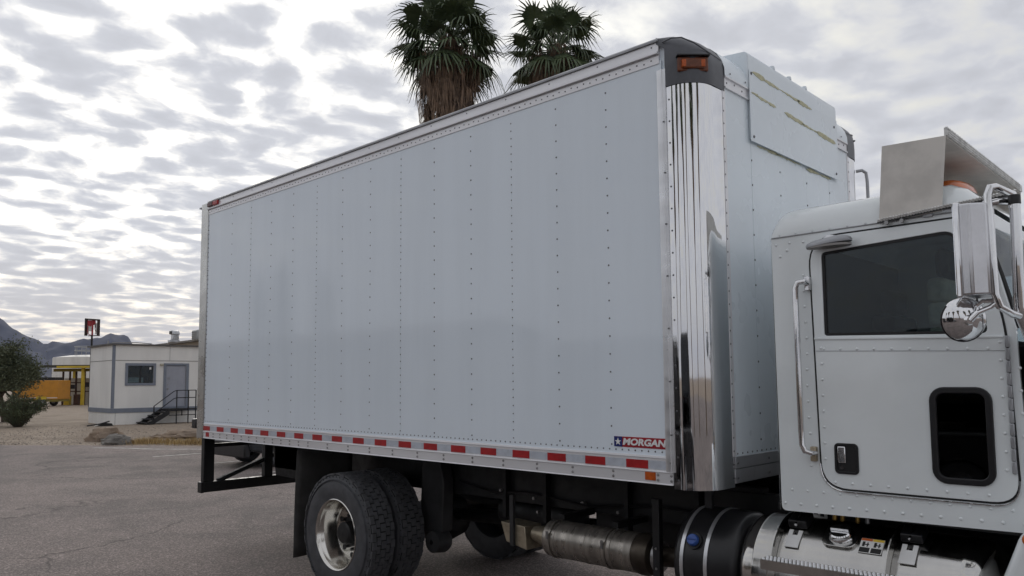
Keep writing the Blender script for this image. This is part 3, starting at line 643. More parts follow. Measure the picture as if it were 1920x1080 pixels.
# ---- fuel tank with step
ty, tz, tr = 0.43, 0.75, 0.305
ft = MB().lathe([(-0.62, 0.0), (-0.615, 0.15), (-0.60, 0.24), (-0.575, 0.285), (-0.54, tr - 0.004), (-0.505, tr), (-0.50, tr + 0.003), (-0.49, tr), (0.48, tr), (0.49, tr + 0.003), (0.50, tr), (0.535, tr - 0.004), (0.57, 0.285), (0.595, 0.24), (0.61, 0.15), (0.615, 0.0)], (0.90, ty, tz), 'x', 64).build('fuel_tank', tank_alu, truck, smooth=40)
def on_tank(x, ang, out=0.0):
    a = radians(ang); return Vector((x, ty + (tr + out) * cos(a), tz + (tr + out) * sin(a))), Vector((0, cos(a), sin(a)))
for x in (0.60, 1.16):                      # step brackets: curved web from top strap down to the step
    arc = [(ty + (tr + 0.004) * cos(radians(a)), tz + (tr + 0.004) * sin(radians(a))) for a in range(98, 176, 6)]
    web = arc + [(0.10, 0.74), (0.045, 0.80), (0.045, 0.885)] + [(ty + (tr + 0.035 + 0.03 * sin(radians((a - 98) * 2))) * cos(radians(a)), tz + (tr + 0.035 + 0.03 * sin(radians((a - 98) * 2))) * sin(radians(a))) for a in range(158, 97, -6)]
    MB().prism(web, 'x', x - 0.075, x - 0.069).build('step_bracket', tank_alu, ft, smooth=0)
    p, nn = on_tank(x, 112, 0.012); Mb = Matrix.Translation(p) @ Matrix.Rotation(radians(22), 4, 'X')
    MB().box(-0.05, 0.05, -0.045, 0.06, -0.01, 0.035, Mb).build('strap_block', black_pl, ft, bevel=0.006)
    MB().cyl(Mb @ Vector((0, -0.06, 0.02)), Mb @ Vector((0.0, 0.09, 0.05)), 0.009, n=10).build('strap_bolt', chrome, ft)
    p, nn = on_tank(x, 133, 0.004); Mb = Matrix.Translation(p) @ Matrix.Rotation(radians(43), 4, 'X')
    MB().plate([(-0.036, -0.055), (0.036, -0.055), (0.036, 0.055), (0.013, 0.055), (0.013, 0.02), (-0.013, 0.02), (-0.013, 0.055), (-0.036, 0.055)], [], -0.003, 0.003)
    q = MB(); q.prism([(-0.036, -0.06), (0.036, -0.06), (0.036, 0.05), (0.014, 0.05), (0.014, 0.018), (-0.014, 0.018), (-0.014, 0.05), (-0.036, 0.05)], 'z', 0, 0.005); q.v = [tuple(Mb @ Vector(v)) for v in q.v]
    q.build('clevis_plate', mat('zinc_white', (0.75, 0.75, 0.74), 0.4, 0.2, var=0.1), ft, smooth=0)
step = MB().prism([(0.03, 0.835), (0.03, 0.885), (0.115, 0.889), (0.115, 0.882), (0.037, 0.878), (0.037, 0.835)], 'x', 0.50, 1.24).build('step', tank_alu, ft, smooth=20)
bb = MB()
for k in range(36):
    for j in range(3):
        p = Vector((0.512 + 0.0203 * k + (0.01 if j % 2 else 0), 0.045 + 0.024 * j, 0.886 + 0.001 * j)); bb.cyl(p, p + Vector((0, 0, 0.007)), 0.008, 0.0045, 6)
bb.build('step_studs', alu, ft, smooth=0, kind='stuff')
p, nn = on_tank(0.83, 122, 0.0); Mc = Matrix.Translation(p) @ Vector((0, 0, 1)).rotation_difference(nn).to_matrix().to_4x4()
def tm(bld, M): bld.v = [tuple(M @ Vector(v)) for v in bld.v]; return bld
tm(MB().prism(rrect(-0.085, 0.085, -0.085, 0.085, 0.045), 'z', -0.02, 0.009), Mc).build('filler_pad', tank_alu, ft, bevel=0.004)
tm(MB().lathe([(0.009, 0.064), (0.012, 0.064), (0.02, 0.058), (0.034, 0.056), (0.040, 0.050), (0.040, 0.0)], (0, 0, 0), 'z', 32), Mc).build('fuel_cap', chrome, ft)
tm(MB().box(-0.046, 0.046, -0.009, 0.009, 0.040, 0.053), Mc).build('cap_handle', chrome, ft, bevel=0.003)
p, nn = on_tank(0.985, 130, 0.0015); Ml = Matrix.Translation(p) @ Matrix.Rotation(radians(40), 4, 'X')
tm(MB().box(-0.055, 0.055, -0.045, 0.045, -0.001, 0.0012), Ml).build('warning_label', mat('label_white', (0.72, 0.72, 0.70), 0.5), ft)
tm(MB().box(-0.054, -0.001, 0.030, 0.044, 0.0013, 0.0018), Ml).build('label_header', mat('label_orange', (0.55, 0.12, 0.02), 0.5), ft)
tm(MB().box(0.001, 0.054, 0.030, 0.044, 0.0013, 0.0018), Ml).build('label_header', mat('label_yellow', (0.75, 0.52, 0.05), 0.5), ft)
lb = MB()
for i in range(2):
    x0 = -0.052 + 0.055 * i
    lb.box(x0, x0 + 0.048, -0.042, -0.012, 0.0013, 0.0018); lb.box(x0 + 0.008, x0 + 0.02, -0.006, 0.024, 0.0013, 0.0018); lb.box(x0 + 0.02, x0 + 0.04, 0.004, 0.010, 0.0013, 0.0018); lb.box(x0 + 0.03, x0 + 0.036, -0.006, 0.02, 0.0013, 0.0018)
tm(lb, Ml).build('label_print', black_seal, ft)
for k, (x, z, c) in enumerate(((0.70, 1.075, 'brass'), (0.74, 1.085, 'brass'), (0.82, 1.08, 'brass'), (0.87, 1.07, 'zinc'))):
    MB().cyl((x, 0.52, 1.045), (x, 0.52, z), 0.014, 0.011, 8).build('tank_fitting', mat('brass', (0.45, 0.28, 0.08), 0.35, 0.9, var=0.2, scale=30) if c == 'brass' else boltm, ft)
# sticker behind the cab
MB().box(0.44, 0.56, 0.76, 0.765, 1.00, 1.09).build('warning_label', mat('label_white', (0, 0, 0)), chassis)
bb = MB()
for i in range(3): bb.box(0.45 + 0.035 * i, 0.472 + 0.035 * i, 0.757, 0.7595, 1.01 + 0.01 * (i % 2), 1.04); bb.box(0.447 + 0.035 * i, 0.478 + 0.035 * i, 0.757, 0.7595, 1.05, 1.075 - 0.01 * (i % 2))
bb.build('label_print', black_seal, chassis)

# ---- cab
CY0, CY1 = 0.22, 2.28
def mir(y): return 2.5 - y
door_pts = [(0.742, 2.546), (1.500, 2.552), (1.606, 2.03), (1.628, 1.256), (0.765, 1.256)]
door_out = roundpoly(door_pts, [0.15, 0.06, 0.08, 0.11, 0.13], 8)
glass_out = roundpoly([(0.808, 2.462), (1.428, 2.495), (1.540, 2.012), (0.808, 2.034)], [0.02, 0.06, 0.03, 0.012], 5)
peep_out = rrect(1.288, 1.540, 1.325, 1.763, 0.06, 6)
wall_out = roundpoly([(0.533, 2.58), (1.515, 2.585), (1.648, 2.03), (1.672, 1.134), (0.540, 1.115)], [0, 0, 0, 0, 0.03], 4)
cabw = MB().plate(wall_out, [offset(door_out, 0.007)], CY0, CY0 + 0.025)
cab = cabw.build('cab', white_paint, truck, smooth=0)
MB().plate(wall_out, [offset(glass_out, 0.0)], mir(CY0), mir(CY0) - 0.025).build('far_wall', white_paint, cab, smooth=0)
MB().plate(offset(glass_out, 0.01), [], mir(CY0) - 0.03, mir(CY0) - 0.034).build('far_window', glass, cab, smooth=0)
# rear wall with rounded vertical corners, roof shell
plan = [(0.533, CY0 + 0.0), (0.520, CY0 + 0.02), (0.508, CY0 + 0.06), (0.505, CY0 + 0.12), (0.505, 1.25), (0.505, mir(CY0 + 0.12)), (0.508, mir(CY0 + 0.06)), (0.520, mir(CY0 + 0.02)), (0.533, mir(CY0))]
MB().grid([[(x, y, z) for x, y in plan] for z in (1.115, 2.578)]).build('rear_wall', white_paint, cab, smooth=50)
def ff(a): a = min(max(a, 0), 1); return sqrt(max(0, 1 - (1 - a) ** 2))
xsr = [0.505, 0.508, 0.515, 0.53, 0.55, 0.58, 0.62, 0.68, 0.76, 0.9, 1.1, 1.3, 1.40, 1.47, 1.51, 1.535]
ysr = [CY0 + d for d in (0.0, 0.003, 0.012, 0.03, 0.06, 0.10, 0.16, 0.26, 0.42, 0.7)]; ysr = ysr + [1.25] + [mir(y) for y in ysr[::-1]]
rows = []
for x in xsr:
    row = []
    for y in ysr:
        dyy = min(y - CY0, mir(CY0) - y); corner_x = 0.505 + 0.028 * max(0, 1 - dyy / 0.12) ** 2; xx = max(x, corner_x)
        front = 1 - max(0, (x - 1.39) / 0.15) ** 2 * 0.75
        z = 2.578 + (0.150 * ff((xx - corner_x) / 0.11) * ff(dyy / 0.11) + 0.020 * ff(dyy / 1.1) * ff((xx - corner_x) / 0.35)) * front
        row.append((xx, y, z))
    rows.append(row)
MB().grid(rows).build('cab_roof', white_paint, cab, smooth=60)
MB().box(0.515, 1.66, CY0 + 0.012, mir(CY0) - 0.012, 1.118, 1.15).build('cab_floor', black, cab)
# windscreen, pillars, cowl, hood, fender
wt, wb_ = (1.530, 2.520), (1.664, 2.02)
MB().prism([(1.510, 2.60), (1.555, 2.585), (1.545, 2.515), (1.50, 2.52)], 'y', CY0 + 0.03, mir(CY0 + 0.03)).build('windscreen_header', white_paint, cab, bevel=0.008)
for y in (CY0 + 0.001, mir(CY0) - 0.041): MB().prism([(1.508, 2.52), (1.536, 2.52), (1.598, 2.27), (1.652, 2.02), (1.635, 2.01)], 'y', y, y + 0.04).build('pillar', white_paint, cab, bevel=0.006)
ws = [[(wt[0] + (wb_[0] - wt[0]) * t + 0.05 * (1 - ((y - 1.25) / 0.98) ** 2) - 0.004, y, wt[1] + (wb_[1] - wt[1]) * t) for y in [0.265 + 1.97 * k / 16 for k in range(17)]] for t in (0, .25, .5, .75, 1)]
MB().grid(ws).build('windscreen', screen_glass, cab, smooth=60)
MB().tube([(1.538, CY0 + 0.03, 2.50), (1.600, CY0 + 0.03, 2.27), (1.658, CY0 + 0.03, 2.03)], 0.012, 6).build('windscreen_seal', black_seal, cab)
MB().prism([(1.64, 1.14), (1.64, 2.02), (1.72, 2.015), (1.95, 1.94), (2.5, 1.88), (3.02, 1.80), (3.10, 1.72), (3.12, 1.15), (2.95, 0.95), (1.70, 1.14)], 'y', 0.48, 2.02).build('hood', white_paint, cab, bevel=0.07, seg=4)
MB().box(1.6725, 1.76, CY0 + 0.02, mir(CY0) - 0.02, 1.14, 2.012).build('cowl', white_paint, cab, bevel=0.01)
grille = MB().box(3.08, 3.135, 0.72, 1.78, 1.0, 1.72).build('grille_frame', chrome, cab, bevel=0.02)
for k in range(9): MB().box(3.136, 3.142, 0.75, 1.75, 1.04 + 0.074 * k, 1.075 + 0.074 * k).build('grille_bar', black, cab)
for sg in (0, 1):
    Y = (lambda v: v) if not sg else mir
    prof = [(1.66, 1.168), (1.72, 1.20), (1.85, 1.235), (2.1, 1.265), (2.42, 1.28), (2.75, 1.26), (3.0, 1.18), (3.1, 1.0), (3.1, 0.72), (3.0, 0.72), (2.95, 0.85), (2.82, 1.00), (2.62, 1.10), (2.42, 1.13), (2.2, 1.10), (2.0, 1.0), (1.88, 0.85), (1.80, 0.66), (1.55, 0.64), (1.545, 0.80), (1.59, 0.985)]
    MB().prism(prof, 'y', Y(0.0), Y(0.52)).build('fender', white_paint, cab, bevel=0.035, seg=4)
    MB().lathe([(0.0, 0.0), (-0.004, 0.028), (-0.014, 0.026), (-0.02, 0.016), (-0.022, 0.0)] if not sg else [(0.0, 0.0), (0.004, 0.028), (0.014, 0.026), (0.02, 0.016), (0.022, 0.0)], (1.695, Y(0.0), 1.145), 'y', 20).build('turn_lamp', beacon_m, cab)
    MB().lathe([(0.0, 0.09), (0.03, 0.085), (0.04, 0.07), (0.045, 0.0)], (3.10, Y(0.32), 1.02), 'x', 24).build('headlamp', chrome, cab)
MB().box(3.10, 3.22, 0.03, 2.47, 0.42, 0.72).build('front_bumper', chrome, cab, bevel=0.03, seg=3)
MB().box(1.682, 1.74, CY0 - 0.012, CY0 + 0.08, 1.745, 1.93).build('air_intake', black_pl, cab, bevel=0.012)
# interior
MB().box(0.535, 0.55, CY0 + 0.03, mir(CY0) - 0.03, 1.16, 2.60).build('back_wall', int_dark, cab)
MB().box(1.45, 1.63, CY0 + 0.04, mir(CY0) - 0.04, 1.6, 1.98).build('dashboard', int_dark, cab, bevel=0.03)
for (y, m_, top, x0, x1) in ((1.74, int_dark, 2.22, 0.60, 0.74), (0.90, seat_m, 2.335, 1.170, 1.27)):
    st = MB().box(x0 + 0.02, x0 + 0.52, y - 0.24, y + 0.24, 1.45, 1.68).build('seat_cushion', m_, cab, bevel=0.04)
    for k in range(5):
        z0 = 1.69 + (top - 1.69) / 5 * k
        MB().box(x0, x1, y - 0.25, y + 0.25, z0, z0 + (top - 1.69) / 5 - 0.002).build('seat_pleat', m_, cab, bevel=0.028, seg=3)
    MB().box(x0 + 0.02, x1 - 0.02, y - 0.15, y + 0.15, top + 0.01, top + 0.17).build('headrest', int_dark, cab, bevel=0.04)
sw = [(1.28 + 0.09 * sin(t) * 0.5, 1.74 + 0.22 * cos(t), 1.86 + 0.21 * sin(t)) for t in [2 * pi * k / 24 for k in range(25)]]
MB().tube(sw, 0.014, 8).build('steering_wheel', black_pl, cab)

# rivets on the cab skin
cr = MB()
cr.rivets([(0.56 + 0.083 * k, CY0 - 0.0005, 1.155 + 0.0012 * k) for k in range(14)], (0, -1, 0), 0.0085, 0.005, 8)
cr.rivets([(0.60 + 0.083 * k, CY0 - 0.0005, 1.228 - 0.0002 * k) for k in range(13)], (0, -1, 0), 0.0075, 0.0045, 8)
cr.rivets([(0.705 + 0.003 * sin(k), CY0 - 0.0005, 1.36 + 0.083 * k) for k in range(13)], (0, -1, 0), 0.0075, 0.0045, 8)
cr.rivets([(0.56 + 0.075 * k, CY0 - 0.0005, 2.535 + 0.004 * (k % 2)) for k in range(3)], (0, -1, 0), 0.0075, 0.0045, 8)
cr.rivets([(0.58, CY0 - 0.0005, 2.47), (0.62, CY0 - 0.0005, 2.50)], (0, -1, 0), 0.0085, 0.005, 8)
cr.rivets([(1.655, CY0 - 0.0005, 1.25 + 0.1 * k) for k in range(7)], (0, -1, 0), 0.0075, 0.0045, 8)
cr.build('cab_rivets', white_paint, cab, kind='stuff', smooth=60)
MB().tube([(0.535, CY0 - 0.001, 2.574), (1.0, CY0 - 0.001, 2.578), (1.53, CY0 - 0.001, 2.583)], 0.004, 6).build('roof_seam', alu_dull, cab)
MB().rivets([(0.58 + 0.09 * k, CY0 - 0.001, 2.588) for k in range(10)], (0, -1, 0), 0.006, 0.004, 6).build('roof_rivets', white_paint, cab, kind='stuff')

# ---- door
door = MB().plate(door_out, [offset(glass_out, 0.004), offset(peep_out, -0.01)], CY0 - 0.006, CY0 + 0.022).build('door', white_paint, truck, smooth=0, bevel=0.0025)
MB().plate(offset(door_out, 0.012), [offset(door_out, -0.03)], CY0 + 0.010, CY0 + 0.02).build('door_seal', black_seal, door, smooth=0)
dl = offset(door_out, 0.0045); dl3 = [(x, CY0 - 0.0015, z) for x, z in dl] + [(dl[0][0], CY0 - 0.0015, dl[0][1])]
MB().tube(dl3, 0.0048, 6).build('seam_gasket', black_seal, door)
lo = [(x, CY0 - 0.006, z - 0.010) for x, z in offset(door_out, 0.006) if z < 1.42]; lo = sorted(lo, key=lambda q: q[0])
MB().tube(lo[::1], 0.0035, 6).build('drip_moulding', chrome, door)
win = MB().plate(offset(glass_out, 0.001), [], CY0 + 0.004, CY0 + 0.010).build('side_window', glass, door, smooth=0)
MB().plate(offset(glass_out, 0.003), [offset(glass_out, -0.010)], CY0 - 0.001, CY0 + 0.003).build('window_seal', black_seal, door, smooth=0)
MB().plate(offset(peep_out, 0.004), [offset(peep_out, -0.026)], CY0 - 0.016, CY0 + 0.004).build('peep_window_frame', black_pl, door, smooth=0, bevel=0.005)
MB().plate(offset(peep_out, -0.022), [], CY0 - 0.004, CY0 + 0.001).build('peep_window', dark_glass, door, smooth=0)
MB().box(1.27, 1.55, CY0 + 0.05, CY0 + 0.06, 1.28, 1.80).build('door_liner', int_dark, door)
MB().prism([(0.752, 2.024), (1.600, 1.996), (1.601, 1.986), (0.752, 2.012)], 'y', CY0 - 0.013, CY0 - 0.0062).build('belt_ledge', white_paint, door, bevel=0.002)
MB().prism([(0.757, 1.9545), (1.606, 1.9295), (1.606, 1.9265), (0.757, 1.9515)], 'y', CY0 - 0.0075, CY0 - 0.0062).build('belt_seam', alu_dull, door)
dv = MB()
dv.rivets([(0.80 + 0.082 * k, CY0 - 0.0065, 1.962 - 0.0024 * k) for k in range(10)], (0, -1, 0), 0.0075, 0.0045, 8)
dv.rivets([(0.83 + 0.085 * k, CY0 - 0.0065, 1.285) for k in range(9)], (0, -1, 0), 0.0075, 0.0045, 8)
dv.rivets([(0.785, CY0 - 0.0065, 1.40 + 0.081 * k) for k in range(8)], (0, -1, 0), 0.0075, 0.0045, 8)
dv.rivets([(1.585, CY0 - 0.0065, 1.40 + 0.081 * k) for k in range(8)], (0, -1, 0), 0.0075, 0.0045, 8)
dv.build('door_rivets', white_paint, door, kind='stuff', smooth=60)
MB().plate(rrect(0.832, 0.950, 1.330, 1.484, 0.022), [rrect(0.844, 0.938, 1.342, 1.472, 0.014)], CY0 - 0.013, CY0 - 0.004).build('handle_bezel', black_pl, door, smooth=0, bevel=0.002)
MB().box(0.843, 0.939, CY0 - 0.0062, CY0 - 0.0055, 1.341, 1.473).build('handle_recess', black_seal, door)
MB().box(0.848, 0.888, CY0 - 0.016, CY0 - 0.0063, 1.385, 1.468).build('door_handle', chrome, door, bevel=0.005)
MB().cyl((0.868, CY0 - 0.006, 1.363), (0.868, CY0 - 0.012, 1.363), 0.010, n=14).build('key_lock', chrome, door)
for k in range(11):
    z0 = 1.385 + 0.0555 * k
    MB().box(1.606, 1.624, CY0 - 0.020, CY0 - 0.0062, z0 + 0.001, z0 + 0.0545).build('hinge_knuckle', alu_dull, door, bevel=0.004)

# ---- grab rail beside the door
gr = MB().tube([(0.735, 0.205, 2.305), (0.725, 0.165, 2.315), (0.70, 0.150, 2.312), (0.688, 0.150, 2.285), (0.687, 0.150, 2.2), (0.690, 0.150, 1.55), (0.693, 0.150, 1.47), (0.705, 0.152, 1.438), (0.728, 0.168, 1.428), (0.735, 0.205, 1.428)], 0.0155, 12).build('grab_rail', chrome, truck)
MB().box(0.718, 0.745, 0.19, 0.219, 2.27, 2.345).build('rail_mount', chrome, gr, bevel=0.004)
MB().box(0.715, 0.745, 0.19, 0.219, 1.385, 1.46).build('rail_mount', mat('brass_mount', (0.45, 0.38, 0.28), 0.35, 0.9), gr, bevel=0.004)

# ---- cab side marker pod (oval blind spot cover above the window)
pod = MB(); R0 = []
for (q, e) in ((1.0, 0.0), (1.02, -0.02), (0.96, -0.04), (0.8, -0.055), (0.5, -0.062), (0.05, -0.064)):
    R0.append([(0.866 + 0.115 * q * cos(2 * pi * k / 28), CY0 - 0.004 - 0.055 + 0.055 * q * sin(2 * pi * k / 28), 2.492 + 0.028 * 0 - e * 0.55 + 0.008 * cos(2 * pi * k / 28)) for k in range(29)])
pod.grid(R0); podo = pod.build('lamp_pod', alu_dull, truck, smooth=60)
MB().prism([(0.866 + 0.113 * cos(2 * pi * k / 28), CY0 - 0.059 + 0.053 * sin(2 * pi * k / 28)) for k in range(28)], 'z', 2.480, 2.4915).build('pod_base', mat('pod_grey', (0.30, 0.29, 0.28), 0.5, 0.3), podo)
MB().lathe([(0.0, 0.035), (0.012, 0.03), (0.014, 0.0)], (0.87, CY0 - 0.045, 2.527), 'z', 20).build('pod_cap', alu, podo)

# ---- roof canopy with beacon
cx0, cx1, cyy0, cyy1, cz0, cz1 = 1.085, 1.385, 0.20, 1.80, 2.60, 2.978
cn_ = MB().prism([(1.102, 2.578), (1.384, 2.592), (1.417, 2.947), (1.132, 2.957)], 'y', cyy0, cyy0 + 0.005)
cn_.prism([(1.102, 2.578), (1.384, 2.592), (1.417, 2.947), (1.132, 2.957)], 'y', cyy1 - 0.005, cyy1)
cano = cn_.build('roof_canopy', canopy_m, truck, smooth=0)
MB().prism([(1.130, 2.951), (1.417, 2.941), (1.417, 2.946), (1.130, 2.956)], 'y', cyy0 + 0.0055, cyy1 - 0.0055).build('canopy_top', canopy_m, cano, smooth=0)
MB().prism([(1.108, 2.68), (1.113, 2.68), (1.136, 2.950), (1.131, 2.950)], 'y', cyy0 + 0.0055, cyy1 - 0.0055).build('canopy_back', canopy_m, cano, smooth=0)
MB().box(1.411, 1.425, cyy0 + 0.001, cyy1, 2.9475, 2.986).build('front_edge', canopy_edge, cano, smooth=0)
bb = MB()
for k in range(72):
    y = cyy0 + 0.012 + 0.0212 * k
    for j in range(3): p = Vector((1.425, y + 0.0106 * (j % 2), 2.954 + 0.012 * j)); bb.cyl(p, p + Vector((0.006, 0, 0)), 0.0062, 0.004, 6)
for k in range(36):
    y = cyy0 + 0.02 + 0.0424 * k; bb.cyl((1.418, y, 2.9855), (1.418, y, 2.993), 0.010, 0.006, 6)
bb.build('tread_studs', canopy_edge, cano, smooth=0, kind='stuff')
def tread_rail(a, c_, n):
    a, c_ = Vector(a), Vector(c_); d = (c_ - a)
    MB().tube([a, c_], 0.007, 4).build('base_rail', black_pl, cano)
    q = MB()
    for k in range(n):
        p = a + d * ((k + 0.5) / n); q.cyl(p + Vector((0, -0.003, 0.004)), p + Vector((0.004, -0.011, 0.013)), 0.0085, 0.005, 6)
    q.build('rail_studs', canopy_edge, cano, smooth=0, kind='stuff')
tread_rail((1.098, 0.192, 2.578), (1.686, 0.190, 2.624), 44)
MB().prism([(1.39, 2.585), (1.69, 2.600), (1.69, 2.622), (1.39, 2.600)], 'y', 0.200, 0.204).build('rail_web', alu_dull, cano)
for x in (1.10, 1.17): MB().cyl((x + 0.04, 0.185, 2.570), (x + 0.04, 0.20, 2.570), 0.010, n=8).build('rail_bolt', boltm, cano)
for x, y in ((1.14, 0.206), (1.30, 0.206), (1.14, 1.74), (1.30, 1.74)): MB().box(x, x + 0.04, y, y + 0.03, 2.575, 2.75).build('canopy_foot', alu_dull, cano)
bm_ = MB(); R0 = []
for (q, e) in ((1.0, 0.0), (1.0, 0.012), (0.97, 0.04), (0.86, 0.07), (0.62, 0.088), (0.3, 0.095), (0.02, 0.096)):
    R0.append([(1.30 + 0.080 * q * cos(t), 0.84 + 0.24 * q * sin(t), 2.790 + e * 0.60) for t in [2 * pi * k / 32 for k in range(33)]])
beacon = bm_.grid(R0).build('beacon', beacon_m, truck, smooth=60)
MB().prism([(1.30 + 0.078 * cos(2 * pi * k / 24), 0.84 + 0.235 * sin(2 * pi * k / 24)) for k in range(24)], 'z', 2.70, 2.7895).build('beacon_base', mat('beacon_grey', (0.16, 0.155, 0.15), 0.6), beacon)

# ---- mirrors
def mirror(sg):
    Y = (lambda v: v) if sg > 0 else mir
    poly = [(1.535, Y(0.01)), (1.535, Y(-0.185)), (1.555, Y(-0.195)), (1.585, Y(-0.195)), (1.64, Y(-0.155)), (1.648, Y(-0.10)), (1.64, Y(-0.01)), (1.60, Y(0.012))]
    root = MB().prism(poly, 'z', 2.15, 2.535).build('side_mirror', mat('mirror_shell', (0.66, 0.66, 0.68), 0.27, 1.0, var=0.1, scale=7, bump=0.05, bscale=6), truck, smooth=20, bevel=0.008, seg=3)
    MB().prism([(1.524, Y(0.016)), (1.524, Y(-0.193)), (1.548, Y(-0.199)), (1.548, Y(0.016))], 'z', 2.142, 2.543).build('mirror_bezel', chrome, root, bevel=0.006)
    MB().box(1.520, 1.5235, min(Y(0.005), Y(-0.18)), max(Y(0.005), Y(-0.18)), 2.155, 2.53).build('mirror_glass', mat('mirror_silver', (0.85, 0.86, 0.88), 0.01, 1.0), root)
    MB().tube([(1.66, Y(0.23), 2.575), (1.69, Y(0.10), 2.60), (1.665, Y(-0.09), 2.605), (1.650, Y(-0.12), 2.60), (1.641, Y(-0.125), 2.57), (1.644, Y(-0.125), 2.5), (1.650, Y(-0.125), 2.15), (1.662, Y(-0.12), 2.10), (1.690, Y(-0.06), 2.072), (1.712, Y(0.0), 2.063)], 0.0155, 12).build('mirror_loop', chrome, root)
    MB().tube([(1.715, Y(-0.01), 2.545), (1.715, Y(-0.01), 2.45), (1.708, Y(-0.01), 2.1), (1.712, Y(0.0), 2.06), (1.725, Y(0.06), 1.98), (1.715, Y(0.19), 1.94)], 0.021, 12).build('mirror_post', chrome, root)
    MB().cyl((1.715, Y(-0.012), 2.535), (1.715, Y(-0.012), 2.575), 0.024, n=16).build('post_cap', black_pl, root, bevel=0.003)
    MB().tube([(1.69, Y(0.02), 2.555), (1.66, Y(-0.05), 2.55), (1.61, Y(-0.06), 2.545)], 0.014, 10).build('upper_clamp', chrome, root)
    MB().tube([(1.65, Y(-0.12), 2.125), (1.60, Y(-0.10), 2.128), (1.56, Y(-0.10), 2.10)], 0.011, 10).build('lower_clamp', chrome, root)
    # round convex mirror: chrome bowl seen from behind
    ax = Vector((0.62, -0.76 * sg, -0.12)).normalized(); q0 = Vector((0, 0, 1)).rotation_difference(ax).to_matrix().to_4x4()
    Mm = Matrix.Translation((1.525, Y(-0.11), 2.055)) @ q0
    tm(MB().lathe([(-0.012, 0.0), (-0.012, 0.088), (-0.004, 0.094), (0.004, 0.092), (0.02, 0.078), (0.038, 0.05), (0.046, 0.022), (0.06, 0.016), (0.06, 0.0)], (0, 0, 0), 'z', 40), Mm).build('convex_mirror', chrome, root, smooth=50)
    tip = Mm @ Vector((0, 0, 0.055))
    MB().tube([tip, tip + Vector((0.03, 0.0, 0.03)), (1.63, Y(-0.12), 2.10), (1.655, Y(-0.12), 2.118)], 0.012, 10).build('convex_arm', chrome, root)
    tm(MB().tube([(0.09 * cos(t), 0.09 * sin(t), 0.0) for t in [pi * (1.0 + k / 14) for k in range(15)]], 0.006, 6), Mm).build('convex_gasket', black_seal, root)
mirror(1); mirror(-1)

# ================================================================== background
def fbm(x, y, z=0.0, o=5): return noise.fractal(Vector((x, y, z)), 1.0, 2.0, o)

# ---- mountains: a ridge with spurs, about three kilometres away
ridge_px = [(-700, 120), (-300, 170), (-80, 235), (-40, 262), (0, 253), (25, 218), (45, 197), (70, 166), (88, 150), (105, 157), (140, 165), (175, 173), (205, 192), (228, 189), (240, 172), (254, 146), (280, 105), (320, 70), (400, 60), (700, 95), (1000, 80), (1500, 110), (2200, 70), (2800, 60)]
def ridge_h(px):
    for (a, ha), (b_, hb) in zip(ridge_px, ridge_px[1:]):
        if a <= px <= b_:
            t = (px - a) / (b_ - a); return ha + (hb - ha) * t
    return 60
rows = []; NA = 420
for i in range(NA + 1):
    px = -700 + 3500 * i / NA; d = _f + _R * ((px - 951.3) / 1459.8); az = Vector((d.x, d.y)).normalized(); sc = 3000 * Vector((d.x, d.y)).length
    h0 = ridge_h(px) * 1.0; row = []
    for j in range(26):
        t = j / 17.0; rr = sc * (0.74 + 0.26 * t) if t <= 1 else sc * (1 + 0.35 * (t - 1))
        x = CAM.x + az.x * rr; y = CAM.y + az.y * rr
        pr = t ** 1.25 if t <= 1 else max(0, 1 - (t - 1) * 1.6)
        gul = noise.ridged_multi_fractal(Vector((x / 260, y / 260, 2)), 1.0, 2.1, 5, 0.9, 2.0)
        z = (h0 - 1.8) * pr * (1 - 0.22 * (1 - abs(2 * min(t, 1) - 1)) * (gul - 0.9)) + (16 * fbm(x / 48, y / 48) * min(1, pr * 2) if t > .05 else 0) + 1.8
        row.append((x, y, max(z, -3 if t < 0.1 else -2)))
    rows.append(row)
mtn_m = mat('mountain_rock', (0.070, 0.066, 0.075), 0.95, 0, col2=(0.042, 0.040, 0.048), scale=0.012, detail=6)
tag(MB().grid(rows).build('mountains', mtn_m, None, smooth=60), kind='structure')

